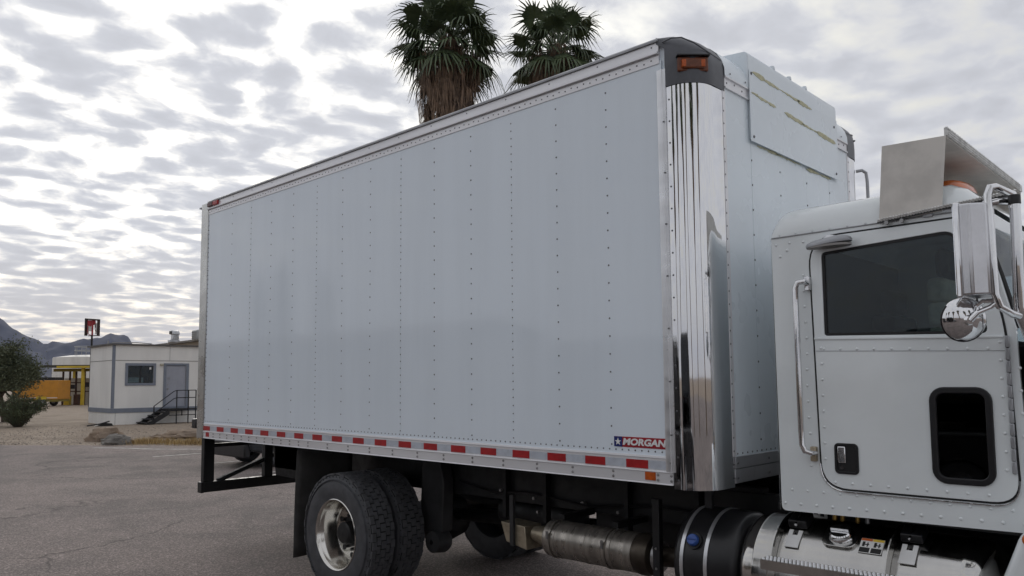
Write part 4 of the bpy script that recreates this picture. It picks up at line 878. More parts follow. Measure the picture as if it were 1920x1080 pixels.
# ---- palms
leaf_g = mat('palm_leaf', (0.098, 0.132, 0.062), 0.5, 0, col2=(0.046, 0.070, 0.034), scale=2.2)
leaf_o = mat('palm_leaf_old', (0.12, 0.115, 0.05), 0.6, 0, col2=(0.06, 0.065, 0.03), scale=2.2)
dead_m = mat('dead_frond', (0.27, 0.185, 0.125), 0.8, 0, col2=(0.11, 0.075, 0.052), scale=3.0)
trunk_m = mat('palm_trunk', (0.14, 0.105, 0.075), 0.9, 0, col2=(0.07, 0.05, 0.038), scale=5, bump=0.4, bscale=14)
rg = random.Random(5)
def frond_mesh(name, elev, m, seed, droop):
    r = random.Random(seed); mb = MB(); e = radians(elev)
    d = Vector((cos(e), 0, sin(e))); L = r.uniform(0.75, 1.0); pts = []
    for k in range(6):
        t = k / 5; pts.append(d * L * t + Vector((0, 0, -0.18 * droop * t * t)))
    mb.tube(pts, 0.02, 4, rr=[0.028 - 0.016 * k / 5 for k in range(6)])
    hub = pts[-1]; d = (pts[-1] - pts[-2]).normalized(); side = Vector((0, 1, 0)); nrm = side.cross(d).normalized() * -1
    N = 22; inner = []
    for k in range(N):
        a = radians(-122 + 244 * k / (N - 1)) + r.uniform(-.05, .05); ln = r.uniform(0.80, 1.06) * (1 - 0.25 * abs(a) / 2.1)
        q = d * cos(a) + side * sin(a); fold = -0.30 * abs(sin(a)); w = 0.060; t1 = q.cross(nrm).normalized(); cr = []
        tw_ = r.uniform(-.5, .5)
        for t in (0.0, 0.30, 0.52, 0.75, 0.9, 1.0):
            dr = droop * (0.10 * t + 0.75 * max(0, t - 0.42) ** 1.4 * (1.2 + r.uniform(-.25, .6)))
            p = hub + (q + nrm * fold) * ln * t * (1 - 0.28 * max(0, t - .6)) + Vector((0, 0, -dr * ln))
            ww = w * (0.1 + 3.0 * t if t < 0.35 else 1.15 - 1.1 * max(0, t - 0.35) / 0.65); tv = (t1 * cos(tw_ * t) + nrm * sin(tw_ * t)); cr.append((p + tv * ww * 0.5, p - tv * ww * 0.5))
        vs = [v for c in cr for v in c]; mb.add(vs, [(2 * i, 2 * i + 1, 2 * i + 3, 2 * i + 2) for i in range(5)])
        inner.append(hub + (q + nrm * fold) * ln * 0.45 + Vector((0, 0, -droop * 0.045 * ln)))
    for k in range(N - 1): mb.add([hub, inner[k], inner[k + 1]], [(0, 1, 2)])
    me_o = mb.build(name, m, None, smooth=0); me = me_o.data; bpy.data.objects.remove(me_o); return me
fronds = [(el, frond_mesh('frond', el, leaf_g if el > -35 else leaf_o, 100 + i, 0.35 + 0.30 * (i % 3))) for i, el in enumerate([85, 72, 60, 48, 36, 24, 12, 0, -12, -24, -38, -52])]
def palm(loc, zc, label, seed, n=74, scale=1.0):
    r = random.Random(seed); root = empty('palm_tree', loc)
    tag(root, label, 'palm tree', 'palm trees beyond the truck')
    mb = MB(); mb.tube([(0.05 * sin(z * .7), 0.05 * cos(z * .5), z) for z in [zc * k / 12 for k in range(13)]], 0.3, 14, rr=[0.42 - 0.10 * k / 12 + (0.12 if k == 0 else 0) for k in range(13)])
    mb.build('trunk', trunk_m, root, smooth=60)
    for k in range(n):
        t = (k + 0.5) / n; el = 88 - 116 * t ** 0.85 + r.uniform(-9, 9)
        el0, me = min(fronds, key=lambda q: abs(q[0] - el) + r.uniform(0, 8))
        o = bpy.data.objects.new('frond', me); COL.objects.link(o); o.parent = root
        az = k * 2.39996 + r.uniform(-.25, .25); s = scale * r.uniform(0.86, 1.12)
        o.location = (0.18 * cos(az), 0.18 * sin(az), zc - 0.50 * t + 0.1); o.rotation_euler = (r.uniform(-.15, .15), 0, az); o.scale = (s, s, s)
    mb = MB()
    for k in range(640):                        # hanging dead fronds
        az = r.uniform(0, 2 * pi); t = r.random(); zt = zc - 0.35 - 4.0 * t; rad = (0.52 + 0.28 * (1 - t) + r.uniform(-.12, .14) + 0.22 * noise.noise(Vector((2.2 * cos(az), 2.2 * sin(az), t * 4 + seed)))) * scale
        dn = Vector((cos(az), sin(az), 0)); tn = Vector((-sin(az), cos(az), 0)); zt += r.uniform(-.2, .2)
        for j in range(r.randint(4, 7)):
            L = r.uniform(0.45, 1.05); sp_ = r.uniform(-0.26, 0.26); w = r.uniform(0.010, 0.024)
            p0 = dn * (rad * 0.75) + Vector((0, 0, zt + 0.25)); p1 = dn * (rad + r.uniform(-.05, .08)) + tn * sp_ * 0.6 + Vector((0, 0, zt - 0.12)); p2 = dn * (rad - 0.03 + r.uniform(-.08, .06)) + tn * sp_ + Vector((0, 0, zt - L))
            vs = []
            for p, ww in ((p0, w * .6), (p1, w), (p2, w * .35)): vs += [p + tn * ww, p - tn * ww]
            mb.add(vs, [(0, 1, 3, 2), (2, 3, 5, 4)])
    mb.build('dead_frond_skirt', dead_m, root, smooth=0, kind='stuff')
    return root
palm_a = palm((-17.2, 13.65, 0), 13.55, 'taller palm with long brown skirt of dead fronds, nearer the box rear', 21, 54, 1.26)
palm((-16.95, 19.1, 0), 15.0, 'palm whose crown just clears the roof edge nearer the cab', 33, 48, 1.22)

def palm_copy(src, loc, rz, label):
    c = src.copy(); COL.objects.link(c); c.location = loc; c.rotation_euler = (0, 0, rz); c['label'] = label; c['group'] = 'palm trees behind the photographer'
    for ch in src.children:
        k = ch.copy(); COL.objects.link(k); k.parent = c
    return c
for loc, rz, lab in (((-10, -24, -1.5), 1.0, 'palm behind the photographer, leftmost of those mirrored in the chrome'), ((-3.5, -27, 0), 2.1, 'palm behind the photographer, second from left mirrored in the chrome'), ((4, -22, -2), 3.0, 'palm straight behind the photographer, mirrored in the chrome corner'),
                     ((10, -19, -1), 4.2, 'palm behind the photographer, third from right mirrored in the chrome'), ((16, -14, -2.5), 5.1, 'palm behind the photographer, second from right mirrored in the chrome'), ((21, -7, -1), 0.4, 'palm ahead of the truck, rightmost of those mirrored in the chrome')):
    palm_copy(palm_a, loc, rz, lab)

# ---- broadleaf tree and bush
leaf_m = mat('mesquite_leaf', (0.135, 0.152, 0.090), 0.7, 0, col2=(0.075, 0.092, 0.052), scale=0.9)
bush_m = mat('bush_leaf', (0.095, 0.118, 0.058), 0.7, 0, col2=(0.054, 0.070, 0.035), scale=2.0)
bark_m = mat('bark', (0.10, 0.075, 0.055), 0.9, 0, var=0.4, scale=4, bump=0.4, bscale=20)
def tree(name, loc, H, spread, label, cat, seed, leafm, nleaf, ls, trunk_h, group=None, zmin=0.0, crown_name='crown'):
    r = random.Random(seed); root = empty(name, loc); tag(root, label, cat, group)
    tb = MB(); tips = []
    def limb(p, d, L, rad, lev):
        pts = [p]; q = p
        for k in range(4):
            d = (d + Vector((r.uniform(-.22, .22), r.uniform(-.22, .22), r.uniform(-.05, .16)))).normalized(); q = q + d * L / 4; pts.append(q)
            if lev >= 2: tips.append(q)
        tb.tube(pts, rad, 5, rr=[rad * (1 - 0.13 * k) for k in range(5)])
        if lev < 3:
            for k in range(3 if lev else 5):
                a = r.uniform(0, 2 * pi); side = Vector((cos(a), sin(a), r.uniform(-.1, .7)))
                limb(pts[2 + k % 3], (d * 0.55 + side * (0.6 + 0.25 * spread)).normalized(), L * r.uniform(0.6, 0.82), rad * 0.55, lev + 1)
    limb(Vector((0, 0, -0.05)), Vector((0.1, 0.05, 1)).normalized(), trunk_h, H * 0.035, 0)
    tb.build('trunk', bark_m, root, smooth=60)
    zmax = max(t.z for t in tips); kz = (H - 0.15) / zmax; lb = MB()
    tips = [Vector((t.x, t.y, t.z)) for t in tips]
    for k in range(nleaf):
        t = r.choice(tips); c = t + Vector((r.gauss(0, .16), r.gauss(0, .16), r.gauss(-.03, .13))) * (H / 3.2)
        if c.z < zmin: continue
        a = Vector((r.gauss(0, 1), r.gauss(0, 1), r.gauss(0, .7))).normalized(); b_ = a.orthogonal().normalized() * 0.5; s = ls * r.uniform(.6, 1.4)
        lb.add([c - a * s, c + b_ * s, c + a * s, c - b_ * s], [(0, 1, 2, 3)])
    lb.build(crown_name, leafm, root, smooth=0)
    return root
tree('mesquite_tree', (-41.2, 6.55, 0), 5.3, 1.0, 'bushy grey-green desert tree behind the low bush', 'tree', 4, leaf_m, 30000, 0.05, 1.75, zmin=1.5)
tree('mesquite_tree', (-43.5, 3.4, 0), 5.0, 1.0, 'grey-green desert tree cut off by the left edge', 'tree', 9, leaf_m, 22000, 0.055, 1.7)
# low bush: many stems from one base
def bush(loc, H, W_, label, seed, n=120):
    r = random.Random(seed); root = empty('desert_bush', loc); tag(root, label, 'bush'); sb = MB(); lb = MB()
    for k in range(n):
        a = r.uniform(0, 2 * pi); sp_ = sqrt(r.random()) * W_; h = H * r.uniform(0.55, 1.0) * (1 - 0.35 * (sp_ / W_) ** 2)
        p0 = Vector((cos(a) * .12, sin(a) * .12, -0.03)); p2 = Vector((cos(a) * sp_, sin(a) * sp_, h)); p1 = p0.lerp(p2, .5) + Vector((0, 0, 0.12 * H))
        sb.tube([p0, p1, p2], 0.008, 4)
        for j in range(75):
            t = 0.12 + 0.88 * r.random() ** 0.8; c = p0.lerp(p1, t * 2) if t < .5 else p1.lerp(p2, t * 2 - 1); c = c + Vector((r.gauss(0, .055), r.gauss(0, .055), r.gauss(0, .05)))
            v = Vector((r.gauss(0, 1), r.gauss(0, 1), r.gauss(0.5, .8))).normalized(); w = v.orthogonal().normalized() * 0.35; s = r.uniform(.025, .055)
            lb.add([c - v * s, c + w * s, c + v * s, c - w * s], [(0, 1, 2, 3)])
    sb.build('stems', bark_m, root); lb.build('foliage', bush_m, root, smooth=0)
bush((-35.9, 5.75, 0), 1.65, 1.25, 'low dark green bush on the gravel in front of the tree', 3)
bush((-37.2, 4.6, 0), 1.3, 0.9, 'small low bush at the left edge of the gravel', 8, 70)

# ---- site office trailer
SO = empty('office_trailer', (-33.87, 8.78, 0), radians(88)); SO.scale = (1.045, 1, 1); tag(SO, 'white site office trailer with blue-grey trim, window and door', 'trailer')
tw = mat('trailer_siding', (0.80, 0.79, 0.765), 0.7, 0, var=0.10, scale=1.2, bump=0.05, bscale=9, stretch=(1, 1, 0.25))
tt = mat('trailer_trim', (0.20, 0.225, 0.275), 0.6, 0, var=0.12, scale=4)
tdoor = mat('trailer_door', (0.33, 0.345, 0.40), 0.5, 0, var=0.08, scale=3)
TH, TL, TW = 3.50, 12.0, 3.15
win_l = [(0.62, 1.82), (1.67, 1.82), (1.67, 2.60), (0.62, 2.60)]; door_l = [(2.21, 0.74), (3.08, 0.74), (3.08, 2.62), (2.21, 2.62)]
w_ = MB().plate([(0, -0.05), (TL, -0.05), (TL, TH), (0, TH)], [win_l, door_l], 0.0, 0.08)
w_.box(0, 0.08, 0.0805, TW, -0.05, TH); w_.box(TL - 0.08, TL, 0.0805, TW, -0.05, TH); w_.box(0.0805, TL - 0.081, TW - 0.08, TW, -0.05, TH)
w_.build('wall', tw, SO, smooth=0)
MB().box(-0.12, TL + 0.1, -0.10, TW + 0.1, TH + 0.002, TH + 0.07).build('roof', mat('trailer_roof', (0.13, 0.125, 0.12), 0.8, 0, var=0.3, scale=2), SO)
MB().box(-0.022, 0.10, -0.022, -0.002, 0.72, TH - 0.01).build('corner_trim', tt, SO); MB().box(-0.022, -0.002, -0.02, 0.02, 0.72, TH - 0.01).build('corner_trim', tt, SO)
MB().box(-0.03, TL, -0.030, -0.002, 0.52, 0.715).build('skirt_band', tt, SO); MB().box(-0.032, -0.002, -0.0015, TW, 0.52, 0.715).build('skirt_band', tt, SO)
MB().box(0.11, TL, -0.010, -0.0015, 2.815, 2.84).build('siding_seam', mat('seam_dark', (0.22, 0.21, 0.20), 0.8), SO); MB().box(-0.010, -0.0015, 0.03, TW, 2.815, 2.84).build('siding_seam', mat('seam_dark', (0, 0, 0)), SO)
for x in (2.35, 4.8, 7.2): MB().box(x, x + 0.012, -0.006, -0.001, 2.845, TH - 0.01).build('siding_seam', mat('seam_dark', (0, 0, 0)), SO)
MB().box(0.16, 0.172, -0.005, -0.001, -0.04, 0.515).build('siding_seam', mat('seam_dark', (0, 0, 0)), SO)
wf = MB().plate([(0.51, 1.71), (1.77, 1.71), (1.77, 2.71), (0.51, 2.71)], [win_l], -0.035, -0.002).build('window_frame', tt, SO, smooth=0)
MB().box(0.60, 1.69, 0.03, 0.036, 1.80, 2.62).build('window_pane', glass, SO)
MB().box(1.12, 1.16, 0.012, 0.028, 1.82, 2.60).build('window_mullion', black_seal, SO)
MB().box(0.66, 1.10, 0.05, 0.06, 1.84, 2.07).build('paper_notice', mat('paper_white', (0.7, 0.7, 0.68), 0.8), SO); MB().box(1.17, 1.27, 0.05, 0.06, 1.84, 2.07).build('paper_notice', mat('paper_white', (0, 0, 0)), SO)
MB().box(1.50, 1.58, 0.006, 0.010, 2.43, 2.53).build('window_sticker', mat('paper_white', (0, 0, 0)), SO)
MB().box(0.5, 1.8, 0.9, 0.95, 1.6, 2.8).build('room_partition', int_dark, SO)
MB().plate([(2.10, 0.72), (3.20, 0.72), (3.20, 2.72), (2.10, 2.72)], [door_l], -0.035, -0.003).build('door_frame', tt, SO, smooth=0)
dd = MB().box(2.225, 3.065, 0.006, 0.05, 0.745, 2.60).build('door', tdoor, SO)
MB().cyl((2.30, 0.005, 1.55), (2.30, -0.04, 1.55), 0.035, n=12).build('door_knob', boltm, dd); MB().cyl((2.30, 0.005, 1.75), (2.30, -0.015, 1.75), 0.028, n=12).build('deadbolt', boltm, dd)
MB().lathe([(0.0, 0.05), (-0.01, 0.05), (-0.01, 0.035), (0.0, 0.035)], (2.33, 0.004, 2.02), 'y', 16).build('door_viewer', boltm, dd)
MB().box(1.93, 2.07, -0.10, -0.003, 2.60, 2.70).build('wall_lamp', mat('lamp_beige', (0.45, 0.42, 0.34), 0.6), SO, bevel=0.02)
MB().tube([(-0.05, -0.02, 3.60), (0.9, -0.03, 3.63), (1.6, 0.1, 3.60)], 0.02, 6).build('roof_conduit', boltm, SO); MB().box(-0.4 + 0.42, 0.06, 0.8, 0.84, 3.57, 3.72).build('roof_post', boltm, SO)

# ---- steel steps in front of the office door
ST = empty('metal_steps', (-33.87, 8.78, 0), radians(88)); tag(ST, 'black steel steps and handrail leading to the office door', 'stairs')
stm = mat('black_steel', (0.018, 0.018, 0.020), 0.6, 0.2, var=0.3)
MB().box(2.05, 3.30, -1.15, -0.04, 0.60, 0.66).build('landing', stm, ST)
for k in range(4):
    x = 1.87 - 0.24 * k; z = 0.51 - 0.145 * k
    MB().box(x - 0.13, x + 0.13, -1.13, -0.10, z - 0.02, z + 0.02).build('tread', stm, ST)
for y in (-1.16, -0.08): MB().prism([(2.08, 0.66), (2.08, 0.42), (1.35, -0.02), (1.02, -0.02)], 'y', y, y + 0.03).build('stringer', stm, ST)
for x, z0 in ((1.40, 0.14), (2.38, 0.0), (2.90, 0.0), (3.24, 0.0)): MB().box(x - 0.02, x + 0.02, -1.18, -1.14, z0, 0.80 if x < 2 else 1.48).build('rail_post', stm, ST)
MB().box(2.60, 2.64, -1.17, -1.14, 0.35, 0.60).build('rail_post', stm, ST)
for dz_ in (0, -0.33):
    MB().tube([(1.40, -1.16, 0.80 + dz_), (2.25, -1.16, 1.44 + dz_), (2.38, -1.16, 1.48 + dz_), (3.24, -1.16, 1.48 + dz_)], 0.02, 6).build('hand_rail', stm, ST)
MB().box(2.06, 3.26, -1.17, -1.14, 0.36, 0.395).build('brace', stm, ST)

# ---- low metal building behind the office, with roof plant
BB = empty('metal_building', (-45.1, 15.05, 0.08), radians(55)); tag(BB, 'low tan metal building with sloped roof behind the office trailer', 'building')
MB().prism([(0, 0), (16, 0), (16, 3.9), (8, 5.0), (0, 3.9)], 'y', 0, 18).build('wall', mat('tan_sheet', (0.38, 0.32, 0.25), 0.6, 0, var=0.15, scale=2, stretch=(1, 1, 0.1)), BB)
MB().prism([(-0.3, 3.87), (8, 5.01), (16.3, 3.87), (16.3, 3.98), (8, 5.13), (-0.3, 3.98)], 'y', -0.25, 18.2).build('roof', mat('sheet_roof', (0.26, 0.24, 0.22), 0.6, 0.2, var=0.25, scale=1.5), BB)
for k in range(10): MB().box(0.9 + 1.5 * k, 0.93 + 1.5 * k, -0.02, -0.002, 0, 3.8).build('wall_seam', mat('seam_dark', (0, 0, 0)), BB)
galv = mat('galvanised_duct', (0.55, 0.56, 0.58), 0.3, 0.8, var=0.35, scale=3, bump=0.1, bscale=8)
du = empty('roof_duct', (-42.62, 15.15, 4.12)); tag(du, 'shiny elbow duct with black mouth on the roof behind the office', 'roof vent')
MB().box(-0.22, 0.22, -0.30, 0.22, 0.0, 0.18).build('base', galv, du, bevel=0.03)
MB().box(-0.18, 0.18, -0.15, 0.20, 0.18, 0.46).build('stack', galv, du, bevel=0.04)
MB().prism([(-0.30, 0.52), (-0.28, 0.70), (0.06, 0.72), (0.20, 0.62), (0.21, 0.46), (-0.15, 0.46)], 'y', -0.18, 0.22).build('elbow', galv, du, bevel=0.03)
tm(MB().box(-0.16, 0.16, -0.012, 0.0, 0.50, 0.68), Matrix.Translation((-0.12, -0.185, 0))).build('mouth', black_seal, du)
MB().tube([(-0.55, -0.1, -0.02), (-0.4, -0.1, 0.12), (-0.2, -0.1, 0.1)], 0.07, 8).build('branch', galv, du)
co_ = empty('evaporative_cooler', (-41.45, 16.15, 4.22)); tag(co_, 'rounded grey cooler on the roof beside the truck edge', 'cooler')
MB().box(-0.32, 0.42, -0.40, 0.40, 0.0, 0.62).build('housing', mat('cooler_grey', (0.36, 0.37, 0.37), 0.5, 0.3, var=0.2), co_, bevel=0.10, seg=3)
for k in range(4): MB().box(-0.24, 0.34, -0.412, -0.401, 0.12 + 0.11 * k, 0.17 + 0.11 * k).build('louvre', mat('seam_dark', (0, 0, 0)), co_)

# ---- torn sign on a pole
SG = empty('pole_sign', (-62.2, 17.05, 0), radians(28)); tag(SG, 'torn red and white sign in a dark frame on a tall pole', 'sign')
MB().cyl((0, 0, -0.1), (0, 0, 5.55), 0.09, 0.07, 10).build('pole', black, SG)
sf = MB(); sf.box(-0.64, -0.52, -0.1, 0.1, 5.50, 6.82); sf.box(0.54, 0.64, -0.1, 0.1, 5.45, 6.72); sf.prism([(-0.64, 6.74), (0.64, 6.62), (0.64, 6.74), (-0.64, 6.85)], 'y', -0.1, 0.1); sf.box(-0.30, 0.52, -0.08, 0.08, 5.46, 5.52)
sf.build('frame', mat('rusty_dark', (0.045, 0.025, 0.022), 0.8, 0, var=0.4, scale=5), SG)
sr = mat('sign_red', (0.36, 0.03, 0.04), 0.7, 0, var=0.4, scale=6); swh = mat('sign_white', (0.62, 0.60, 0.58), 0.7, 0, var=0.2, scale=6)
MB().prism([(-0.44, 6.70), (0.30, 6.66), (0.34, 6.40), (0.12, 6.28), (0.05, 6.42), (-0.12, 6.20), (-0.42, 6.32)], 'y', -0.03, 0.0).build('torn_panel', sr, SG, smooth=0)
MB().prism([(-0.50, 6.30), (-0.36, 6.33), (-0.36, 5.75), (-0.46, 5.62), (-0.50, 5.70)], 'y', 0.03, 0.06).build('torn_panel', swh, SG, smooth=0)
MB().prism([(-0.34, 6.28), (0.02, 6.25), (0.0, 5.80), (-0.30, 5.86)], 'y', 0.0, 0.02).build('torn_panel', swh, SG, smooth=0)
MB().prism([(0.02, 6.60), (0.16, 6.60), (0.14, 5.50), (-0.02, 5.54)], 'y', -0.06, -0.035).build('torn_panel', sr, SG, smooth=0)
MB().prism([(0.18, 6.36), (0.50, 6.50), (0.50, 5.56), (0.26, 5.60), (0.36, 6.0)], 'y', 0.0, 0.03).build('torn_panel', swh, SG, smooth=0)
MB().tube([(-0.36, -0.05, 6.3), (-0.40, -0.05, 5.9), (-0.28, -0.06, 5.6), (-0.1, -0.05, 5.55)], 0.03, 5).build('bent_tube', sr, SG)
MB().tube([(0.28, -0.05, 6.4), (0.32, -0.05, 6.0), (0.38, -0.05, 5.8)], 0.03, 5).build('bent_tube', black, SG)

# ---- fuel yard: tank, yellow canopy, trailer
TK = empty('storage_tank', (-93.5, 27.3, 0)); tag(TK, 'large white cylindrical storage tank with roof railing', 'tank')
MB().lathe([(-0.1, 3.9), (0.4, 3.95), (4.62, 3.95), (4.75, 3.9), (5.0, 2.2), (5.1, 0.0)], (0, 0, 0), 'z', 48).build('shell', mat('tank_white', (0.66, 0.64, 0.60), 0.6, 0, var=0.15, scale=1.2, stretch=(1, 1, 0.15)), TK, smooth=40)
for k in range(9): MB().cyl((1.8 * cos(k * .7), 1.8 * sin(k * .7), 4.9), (1.8 * cos(k * .7), 1.8 * sin(k * .7), 6.05), 0.05, n=6).build('rail_post', boltm, TK)
for z in (5.55, 6.0): MB().tube([(1.8 * cos(a), 1.8 * sin(a), z) for a in [2 * pi * k / 24 for k in range(25)]], 0.045, 5).build('rail', boltm, TK)
yel = mat('yellow_paint', (0.62, 0.44, 0.035), 0.6, 0, var=0.2, scale=3)
FC = empty('fuel_canopy', (-69.6, 18.9, 0), radians(43)); tag(FC, 'yellow and dark flat canopy on yellow posts beside the trailer', 'canopy')
MB().box(-3.6, 4.0, -0.4, 4.5, 3.22, 3.40).build('roof', mat('canopy_dark', (0.05, 0.048, 0.04), 0.8), FC)
MB().box(-2.1, 4.0, -0.44, -0.402, 3.14, 3.32).build('fascia', yel, FC); MB().box(-2.8, 3.9, 0.3, 0.5, 2.85, 3.10).build('beam', mat('dark_yellow', (0.22, 0.17, 0.03), 0.7), FC)
for x, y in ((-0.05, 0), (3.6, 0), (-3.2, 4.2), (3.6, 4.2)): MB().box(x - 0.11, x + 0.11, y - 0.11, y + 0.11, 0, 3.14).build('post', yel, FC)
rust = mat('rust_brown', (0.11, 0.06, 0.04), 0.8, 0.2, var=0.4, scale=5)
for x in (-2.5, -1.9, -1.35, -0.6, 0.5): MB().box(x - 0.06, x + 0.06, 1.2, 1.32, 0, 2.86).build('pipe_stand', rust, FC)
for z in (1.15, 1.9): MB().tube([(-3.2, 1.15, z), (0.8, 1.15, z)], 0.05, 6).build('pipe', rust, FC)
for x, z in ((-1.5, 1.55), (-0.2, 1.7)): MB().box(x - 0.2, x + 0.2, 0.9, 1.1, z - 0.18, z + 0.18).build('meter_box', black, FC)
MB().box(-1.95, -1.5, 0.5, 0.9, 0, 0.75).build('pump', yel, FC); MB().box(-1.1, -0.7, 0.5, 0.95, 0, 0.9).build('pump', rust, FC)
MB().box(-3.4, -0.9, 3.0, 3.1, 0.0, 2.3).build('back_panel', mat('pale_panel', (0.50, 0.46, 0.38), 0.8), FC)
OT = empty('cargo_trailer', (-69.7, 15.8, 0), radians(43.5)); tag(OT, 'orange box trailer with white stripe parked beside the fuel canopy', 'trailer')
MB().box(-1.85, 1.85, -0.9, 0.9, 0.55, 2.10).build('body', mat('orange_paint', (0.55, 0.24, 0.02), 0.55, 0, var=0.15, scale=1.5), OT, bevel=0.05)
MB().box(-1.83, 1.83, -0.908, -0.9005, 0.66, 0.72).build('stripe', mat('paper_white', (0, 0, 0)), OT)
MB().box(-1.8, 1.8, -0.85, 0.85, 0.38, 0.549).build('frame', mat('dark_yellow', (0, 0, 0)), OT)
MB().box(-0.2, 1.4, -0.6, 0.6, 2.11, 2.35).build('roof_unit', black, OT)
for y in (-0.92, 0.72):
    wl = MB().lathe([(0, 0.16), (0.0, 0.30), (0.03, 0.34), (0.17, 0.34), (0.2, 0.30), (0.2, 0.16)], (0.55, y, 0.34), 'y', 24, closed=True).build('wheel', tyrem, OT)
    MB().lathe([(0.02, 0.17), (0.01, 0.12), (0.03, 0.0)], (0.55, y, 0.34), 'y', 20).build('rim', alu_dull, wl)
    MB().prism([(0.1, 0.56), (0.15, 0.80), (0.95, 0.80), (1.0, 0.56)], 'y', y - 0.012, y + 0.2).build('wheel_arch', yel, OT)
MB().box(-2.6, -1.86, -0.05, 0.05, 0.42, 0.5).build('drawbar', black, OT)

# ---- boulders, dry grass, debris
rock_m = mat('boulder_grey', (0.22, 0.205, 0.185), 0.9, 0, col2=(0.13, 0.12, 0.11), scale=2.5, bump=0.5, bscale=9)
rock_t = mat('boulder_tan', (0.30, 0.23, 0.17), 0.9, 0, col2=(0.19, 0.145, 0.11), scale=2.5, bump=0.5, bscale=9)
def boulder(loc, sx, sy, sz, m, label, seed, rz=0):
    bm = bmesh.new(); bmesh.ops.create_icosphere(bm, subdivisions=4, radius=1)
    for v in bm.verts:
        p = v.co.copy(); n_ = fbm(p.x * 1.1 + seed, p.y * 1.1, p.z * 1.1, 5) * 0.30
        c = Vector((round(p.x * 1.6) / 1.6, round(p.y * 1.6) / 1.6, round(p.z * 1.9) / 1.9)); p = p.lerp(c, 0.35) * (1 + n_)
        v.co = Vector((p.x * sx, p.y * sy, max(p.z, -0.45) * sz + 0.36 * sz))
    me = bpy.data.meshes.new('boulder'); bm.to_mesh(me); bm.free(); me.materials.append(m)
    me.polygons.foreach_set('use_smooth', [True] * len(me.polygons)); me.set_sharp_from_angle(angle=radians(30))
    o = bpy.data.objects.new('boulder', me); COL.objects.link(o); o.location = loc; o.rotation_euler = (0, 0, rz); tag(o, label, 'boulder', 'boulders at the edge of the lot')
boulder((-22.3, 4.92, 0), 0.42, 0.30, 0.22, rock_m, 'grey boulder at the lot edge, nearest of the rocks', 1, 0.8)
boulder((-24.0, 5.20, 0), 0.60, 0.34, 0.30, rock_t, 'brown boulder behind the nearest grey one', 5, 0.6)
boulder((-23.2, 7.35, 0), 0.85, 0.40, 0.20, rock_t, 'long flat tan boulder behind the dry grass', 8, 0.85)
boulder((-21.2, 7.95, 0), 0.30, 0.26, 0.26, mat('boulder_olive', (0.15, 0.135, 0.085), 0.9, 0, var=0.4, scale=5, bump=0.5), 'small dark boulder at the truck end of the dry grass', 12)
dry_m = mat('dry_grass', (0.46, 0.33, 0.15), 0.85, 0, col2=(0.30, 0.21, 0.10), scale=3)
r = random.Random(77); mb = MB()
for k in range(5200):
    t = r.random(); s = r.gauss(0, 0.33)
    x = -23.0 + 3.6 * t; y = 4.75 + 2.35 * t + s + 0.35; den = 0.5 + 0.5 * noise.noise(Vector((x * 1.3, y * 1.3, 9)))
    if r.random() > 0.35 + den * 0.6 or t < 0.10: continue
    h = r.uniform(0.06, 0.20) * (0.5 + den); a = r.uniform(0, 2 * pi); d = Vector((cos(a), sin(a), 0)); w = d.orthogonal() * 0.008
    p = Vector((x, y, -0.004)); q = p + d * h * 0.5 + Vector((0, 0, h))
    mb.add([p - w, p + w, q], [(0, 1, 2)])
tag(mb.build('dry_grass', dry_m, None, smooth=0), 'dry yellow grass along the edge of the lot', 'grass', kind='stuff')
gravel_m = mat('gravel_stone', (0.40, 0.35, 0.30), 0.9, 0, col2=(0.20, 0.17, 0.145), scale=1.5)
mb = MB(); r = random.Random(31)
for k in range(7000):
    t = r.random(); q = r.random() ** 1.5
    x = -27 + 12 * t - 9 * q; y = 1.0 + 8.6 * t + 6 * q
    if (y - 2.5) - (x + 24.8) * 0.73 < 0.25: continue
    s = r.uniform(0.006, 0.024) * (2.0 if r.random() < .05 else 1); c = Vector((x, y, -0.004 + s * 0.3)); a = r.uniform(0, pi); u1 = Vector((cos(a), sin(a), 0)) * s; u2 = Vector((-sin(a), cos(a), 0)) * s * r.uniform(.6, 1); up = Vector((0, 0, s * r.uniform(.4, .8)))
    mb.add([c + u1, c + u2, c - u1, c - u2, c + up, c - up], [(0, 1, 4), (1, 2, 4), (2, 3, 4), (3, 0, 4), (1, 0, 5), (2, 1, 5), (3, 2, 5), (0, 3, 5)])
tag(mb.build('gravel', gravel_m, None, smooth=0), 'loose gravel beyond the asphalt edge', 'gravel', kind='stuff')
db = empty('scrap_pile', (-33.45, 8.5, 0), radians(78)); tag(db, 'flat black scrap lying at the foot of the office trailer', 'scrap')
MB().prism([(-0.5, 0.0), (-0.1, 0.13), (0.15, 0.10), (0.2, 0.0)], 'y', -0.25, 0.1).build('sheet', black_pl, db); MB().tube([(-0.8, -0.2, 0.03), (-0.3, -0.3, 0.10), (0.05, -0.25, 0.20)], 0.03, 6).build('hose', black_pl, db)

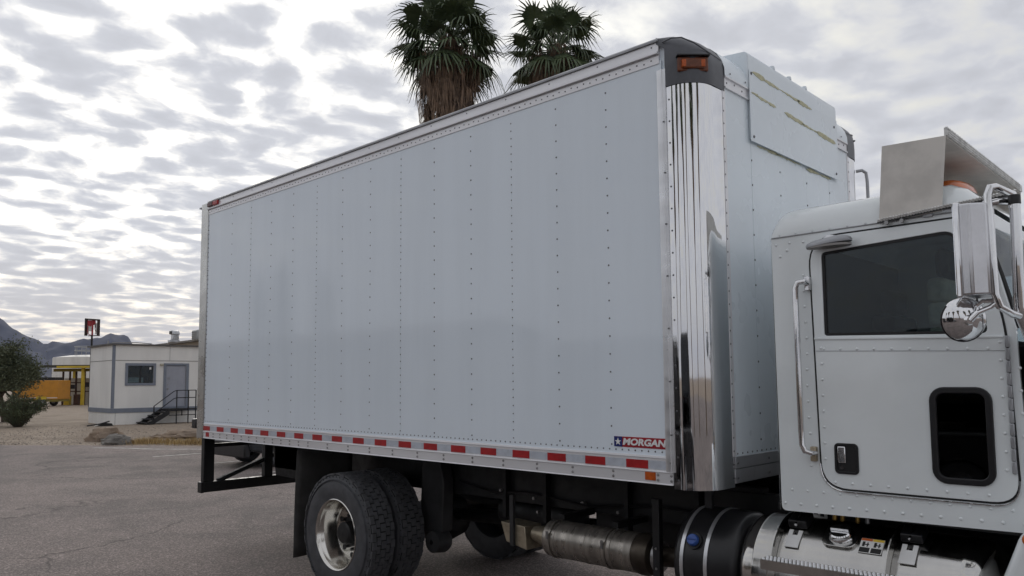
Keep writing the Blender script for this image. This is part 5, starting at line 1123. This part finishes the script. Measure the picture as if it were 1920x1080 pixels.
# ---- parked vehicles
def car(loc, rz, paint, label, van=False):
    c = empty('parked_van' if van else 'parked_car', loc, rz); tag(c, label, 'van' if van else 'car')
    L, Wd = 4.7, 1.86; hw = Wd / 2          # nose towards +x
    body = [(-2.30, 0.42), (-2.36, 0.62), (-2.33, 0.95), (-2.22, 1.08), (-0.2, 1.10), (0.95, 1.06), (1.95, 0.95), (2.26, 0.82), (2.34, 0.60), (2.28, 0.38), (1.92, 0.30), (1.90, 0.45), (1.76, 0.66), (1.50, 0.74), (1.24, 0.66), (1.10, 0.45), (1.08, 0.28), (-1.05, 0.28), (-1.07, 0.45), (-1.21, 0.66), (-1.47, 0.74), (-1.73, 0.66), (-1.87, 0.45), (-1.90, 0.34)]
    MB().prism(body, 'y', -hw, hw).build('body', paint, c, bevel=0.05, seg=3)
    MB().prism([(-2.30, 1.09), (-2.26, 2.35), (-2.1, 2.5), (0.55, 2.5), (0.9, 2.35), (1.45, 1.08)] if van else [(-2.20, 1.09), (-1.95, 1.62), (-1.6, 1.72), (0.05, 1.74), (0.45, 1.66), (1.10, 1.08)], 'y', -hw + 0.12, hw - 0.12).build('cabin', paint, c, bevel=0.06, seg=3)
    for s in (-1, 1):
        yy = s * (hw - 0.112)
        for w_ in ([(-1.85, 1.14), (-1.68, 1.58), (-0.75, 1.63), (-0.75, 1.14)], [(-0.68, 1.14), (-0.68, 1.63), (0.10, 1.63), (0.78, 1.14)]): MB().prism(w_, 'y', yy - 0.01, yy + 0.01).build('side_window', dark_glass, c, smooth=0)
        MB().box(2.20, 2.33, s * 0.62 - 0.2, s * 0.62 + 0.2, 0.70, 0.84).build('headlight', mat('lamp_clear', (0.55, 0.56, 0.58), 0.15, 0.3), c, bevel=0.03)
        MB().box(-2.35, -2.24, s * 0.68 - 0.16, s * 0.68 + 0.16, 0.78, 1.02).build('tail_light', redm, c, bevel=0.03)
        for x in (-1.48, 1.50):
            y0 = s * (hw - 0.20); wl = MB().lathe([(-0.1, 0.2), (-0.11, 0.30), (-0.08, 0.345), (0.08, 0.345), (0.11, 0.30), (0.1, 0.2)], (x, y0, 0.345), 'y', 28, closed=True).build('wheel', tyrem, c)
            MB().lathe([(s * 0.10, 0.205), (s * 0.07, 0.19), (s * 0.05, 0.10), (s * 0.08, 0.05), (s * 0.085, 0.0)], (x, y0, 0.345), 'y', 24).build('rim', alu_dull, wl)
        MB().box(0.62, 0.85, s * (hw + 0.02) - 0.09, s * (hw + 0.02) + 0.09, 1.08, 1.22).build('mirror', paint, c, bevel=0.03)
    MB().prism([(1.02, 2.14), (1.40, 1.22), (1.44, 1.24), (1.06, 2.16)] if van else [(0.52, 1.62), (1.10, 1.12), (1.14, 1.14), (0.55, 1.66)], 'y', -hw + 0.2, hw - 0.2).build('windscreen', dark_glass, c, smooth=0)
    MB().box(2.25, 2.40, -hw + 0.05, hw - 0.05, 0.24, 0.58).build('bumper', black_pl, c, bevel=0.03); MB().box(-2.42, -2.27, -hw + 0.05, hw - 0.05, 0.38, 0.60).build('bumper', black_pl, c, bevel=0.03)
    MB().box(2.28, 2.36, -0.45, 0.45, 0.62, 0.80).build('grille', black_pl, c, bevel=0.01)
    return c
dark_paint = mat('car_paint_dark', (0.012, 0.016, 0.020), 0.25, 0, coat=0.7); silver_paint = mat('car_paint_silver', (0.45, 0.46, 0.48), 0.28, 0.5, coat=0.6)
car((-13.70, 6.5, 0), radians(-90), dark_paint, 'dark car parked behind the truck, seen under its rear end')
car((-17.9, 8.95, 0), radians(-90), silver_paint, 'silver car parked beyond the dark one, seen under the truck bed')
car((1.0, -8.2, 0), radians(6), mat('car_paint_charcoal', (0.02, 0.02, 0.022), 0.25, 0, coat=0.7), 'charcoal van behind the photographer, right one mirrored in the chrome corner', van=True)
car((-4.6, -7.4, 0), radians(3), mat('car_paint_charcoal', (0, 0, 0)), 'charcoal van across the lot, left one mirrored in the chrome corner', van=True)

# ---- across the lot, behind the photographer: seen only as reflections
HS = empty('stucco_house', (-66, -30, 0), radians(0)); tag(HS, 'tan stucco building with tiled roof, mirrored in the box side', 'building')
MB().box(-25, 30, -10, 0, -0.05, 4.9).build('wall', mat('tan_stucco', (0.30, 0.25, 0.20), 0.9, 0, var=0.12, scale=1.5, bump=0.2), HS)
MB().prism([(0.7, 4.7), (0.7, 4.9), (-5, 6.2), (-10.7, 4.9), (-10.7, 4.7), (-5, 5.95)], 'x', -25.6, 30.6).build('roof', mat('roof_tile', (0.20, 0.14, 0.10), 0.85, 0, var=0.3, scale=2), HS)
for k in range(8):
    wf = MB().box(-22 + 6.4 * k, -20.2 + 6.4 * k, 0.002, 0.05, 1.2, 2.8).build('window', tt, HS); MB().box(-21.9 + 6.4 * k, -20.3 + 6.4 * k, 0.051, 0.06, 1.3, 2.7).build('pane', dark_glass, wf)
def cypress(loc, h, rad, label, seed):
    r = random.Random(seed); root = empty('cypress_tree', loc); tag(root, label, 'tree', 'slim trees across the lot')
    MB().tube([(0, 0, -0.05), (0.05, 0, h * 0.5), (0, 0, h * 0.9)], 0.12, 6, rr=[0.16, 0.10, 0.03]).build('trunk', bark_m, root)
    mb = MB()
    for k in range(2600):
        t = r.random(); z = 0.6 + (h - 0.6) * t; q = rad * sqrt(max(0.02, 1 - abs(2 * t ** 0.8 - 0.9) ** 2)) * (0.75 + 0.35 * noise.noise(Vector((z, seed, 1)))); a = r.uniform(0, 2 * pi); q *= sqrt(r.random())
        c = Vector((q * cos(a), q * sin(a), z)); v = Vector((r.gauss(0, .6), r.gauss(0, .6), 1)).normalized() * r.uniform(.10, .22); w = v.orthogonal().normalized() * 0.07
        mb.add([c - v, c + w, c + v, c - w], [(0, 1, 2, 3)])
    mb.build('crown', bush_m, root, smooth=0)
for k, (x, y, h, w_, lab) in enumerate(((-92, -26, 9.5, 0.9, 'slim tree farthest left in the box side reflection'), (-86, -26, 8.4, 1.5, 'broad slim tree second from left in the box side reflection'), (-68, -27, 8.6, 0.7, 'thin lone tree left of centre in the box side reflection'), (-53, -26, 10.2, 0.9, 'tall slim tree, first of the middle pair mirrored in the box side'), (-49.5, -26, 11.0, 1.3, 'tallest slim tree, second of the middle pair mirrored in the box side'), (-44, -26, 9.6, 1.1, 'slim tree right of the middle pair mirrored in the box side'))):
    cypress((x, y, 0), h, w_, lab, 50 + k)

# ---- desert air
hb = MB().box(-7000, 7000, -7000, 7000, -6, 330)
hm = bpy.data.materials.new('desert_haze'); hm.use_nodes = True; hm.node_tree.nodes.clear(); H = NT(hm.node_tree)
pv = H.n('ShaderNodeVolumePrincipled', ins={'Color': (0.42, 0.58, 1.0, 1), 'Density': 0.000045, 'Anisotropy': 0.1})
H.n('ShaderNodeOutputMaterial', ins={'Volume': pv.outputs[0]})
HAZE = True
if HAZE:
    o = hb.build('haze', hm, None, smooth=0); tag(o, kind='stuff')
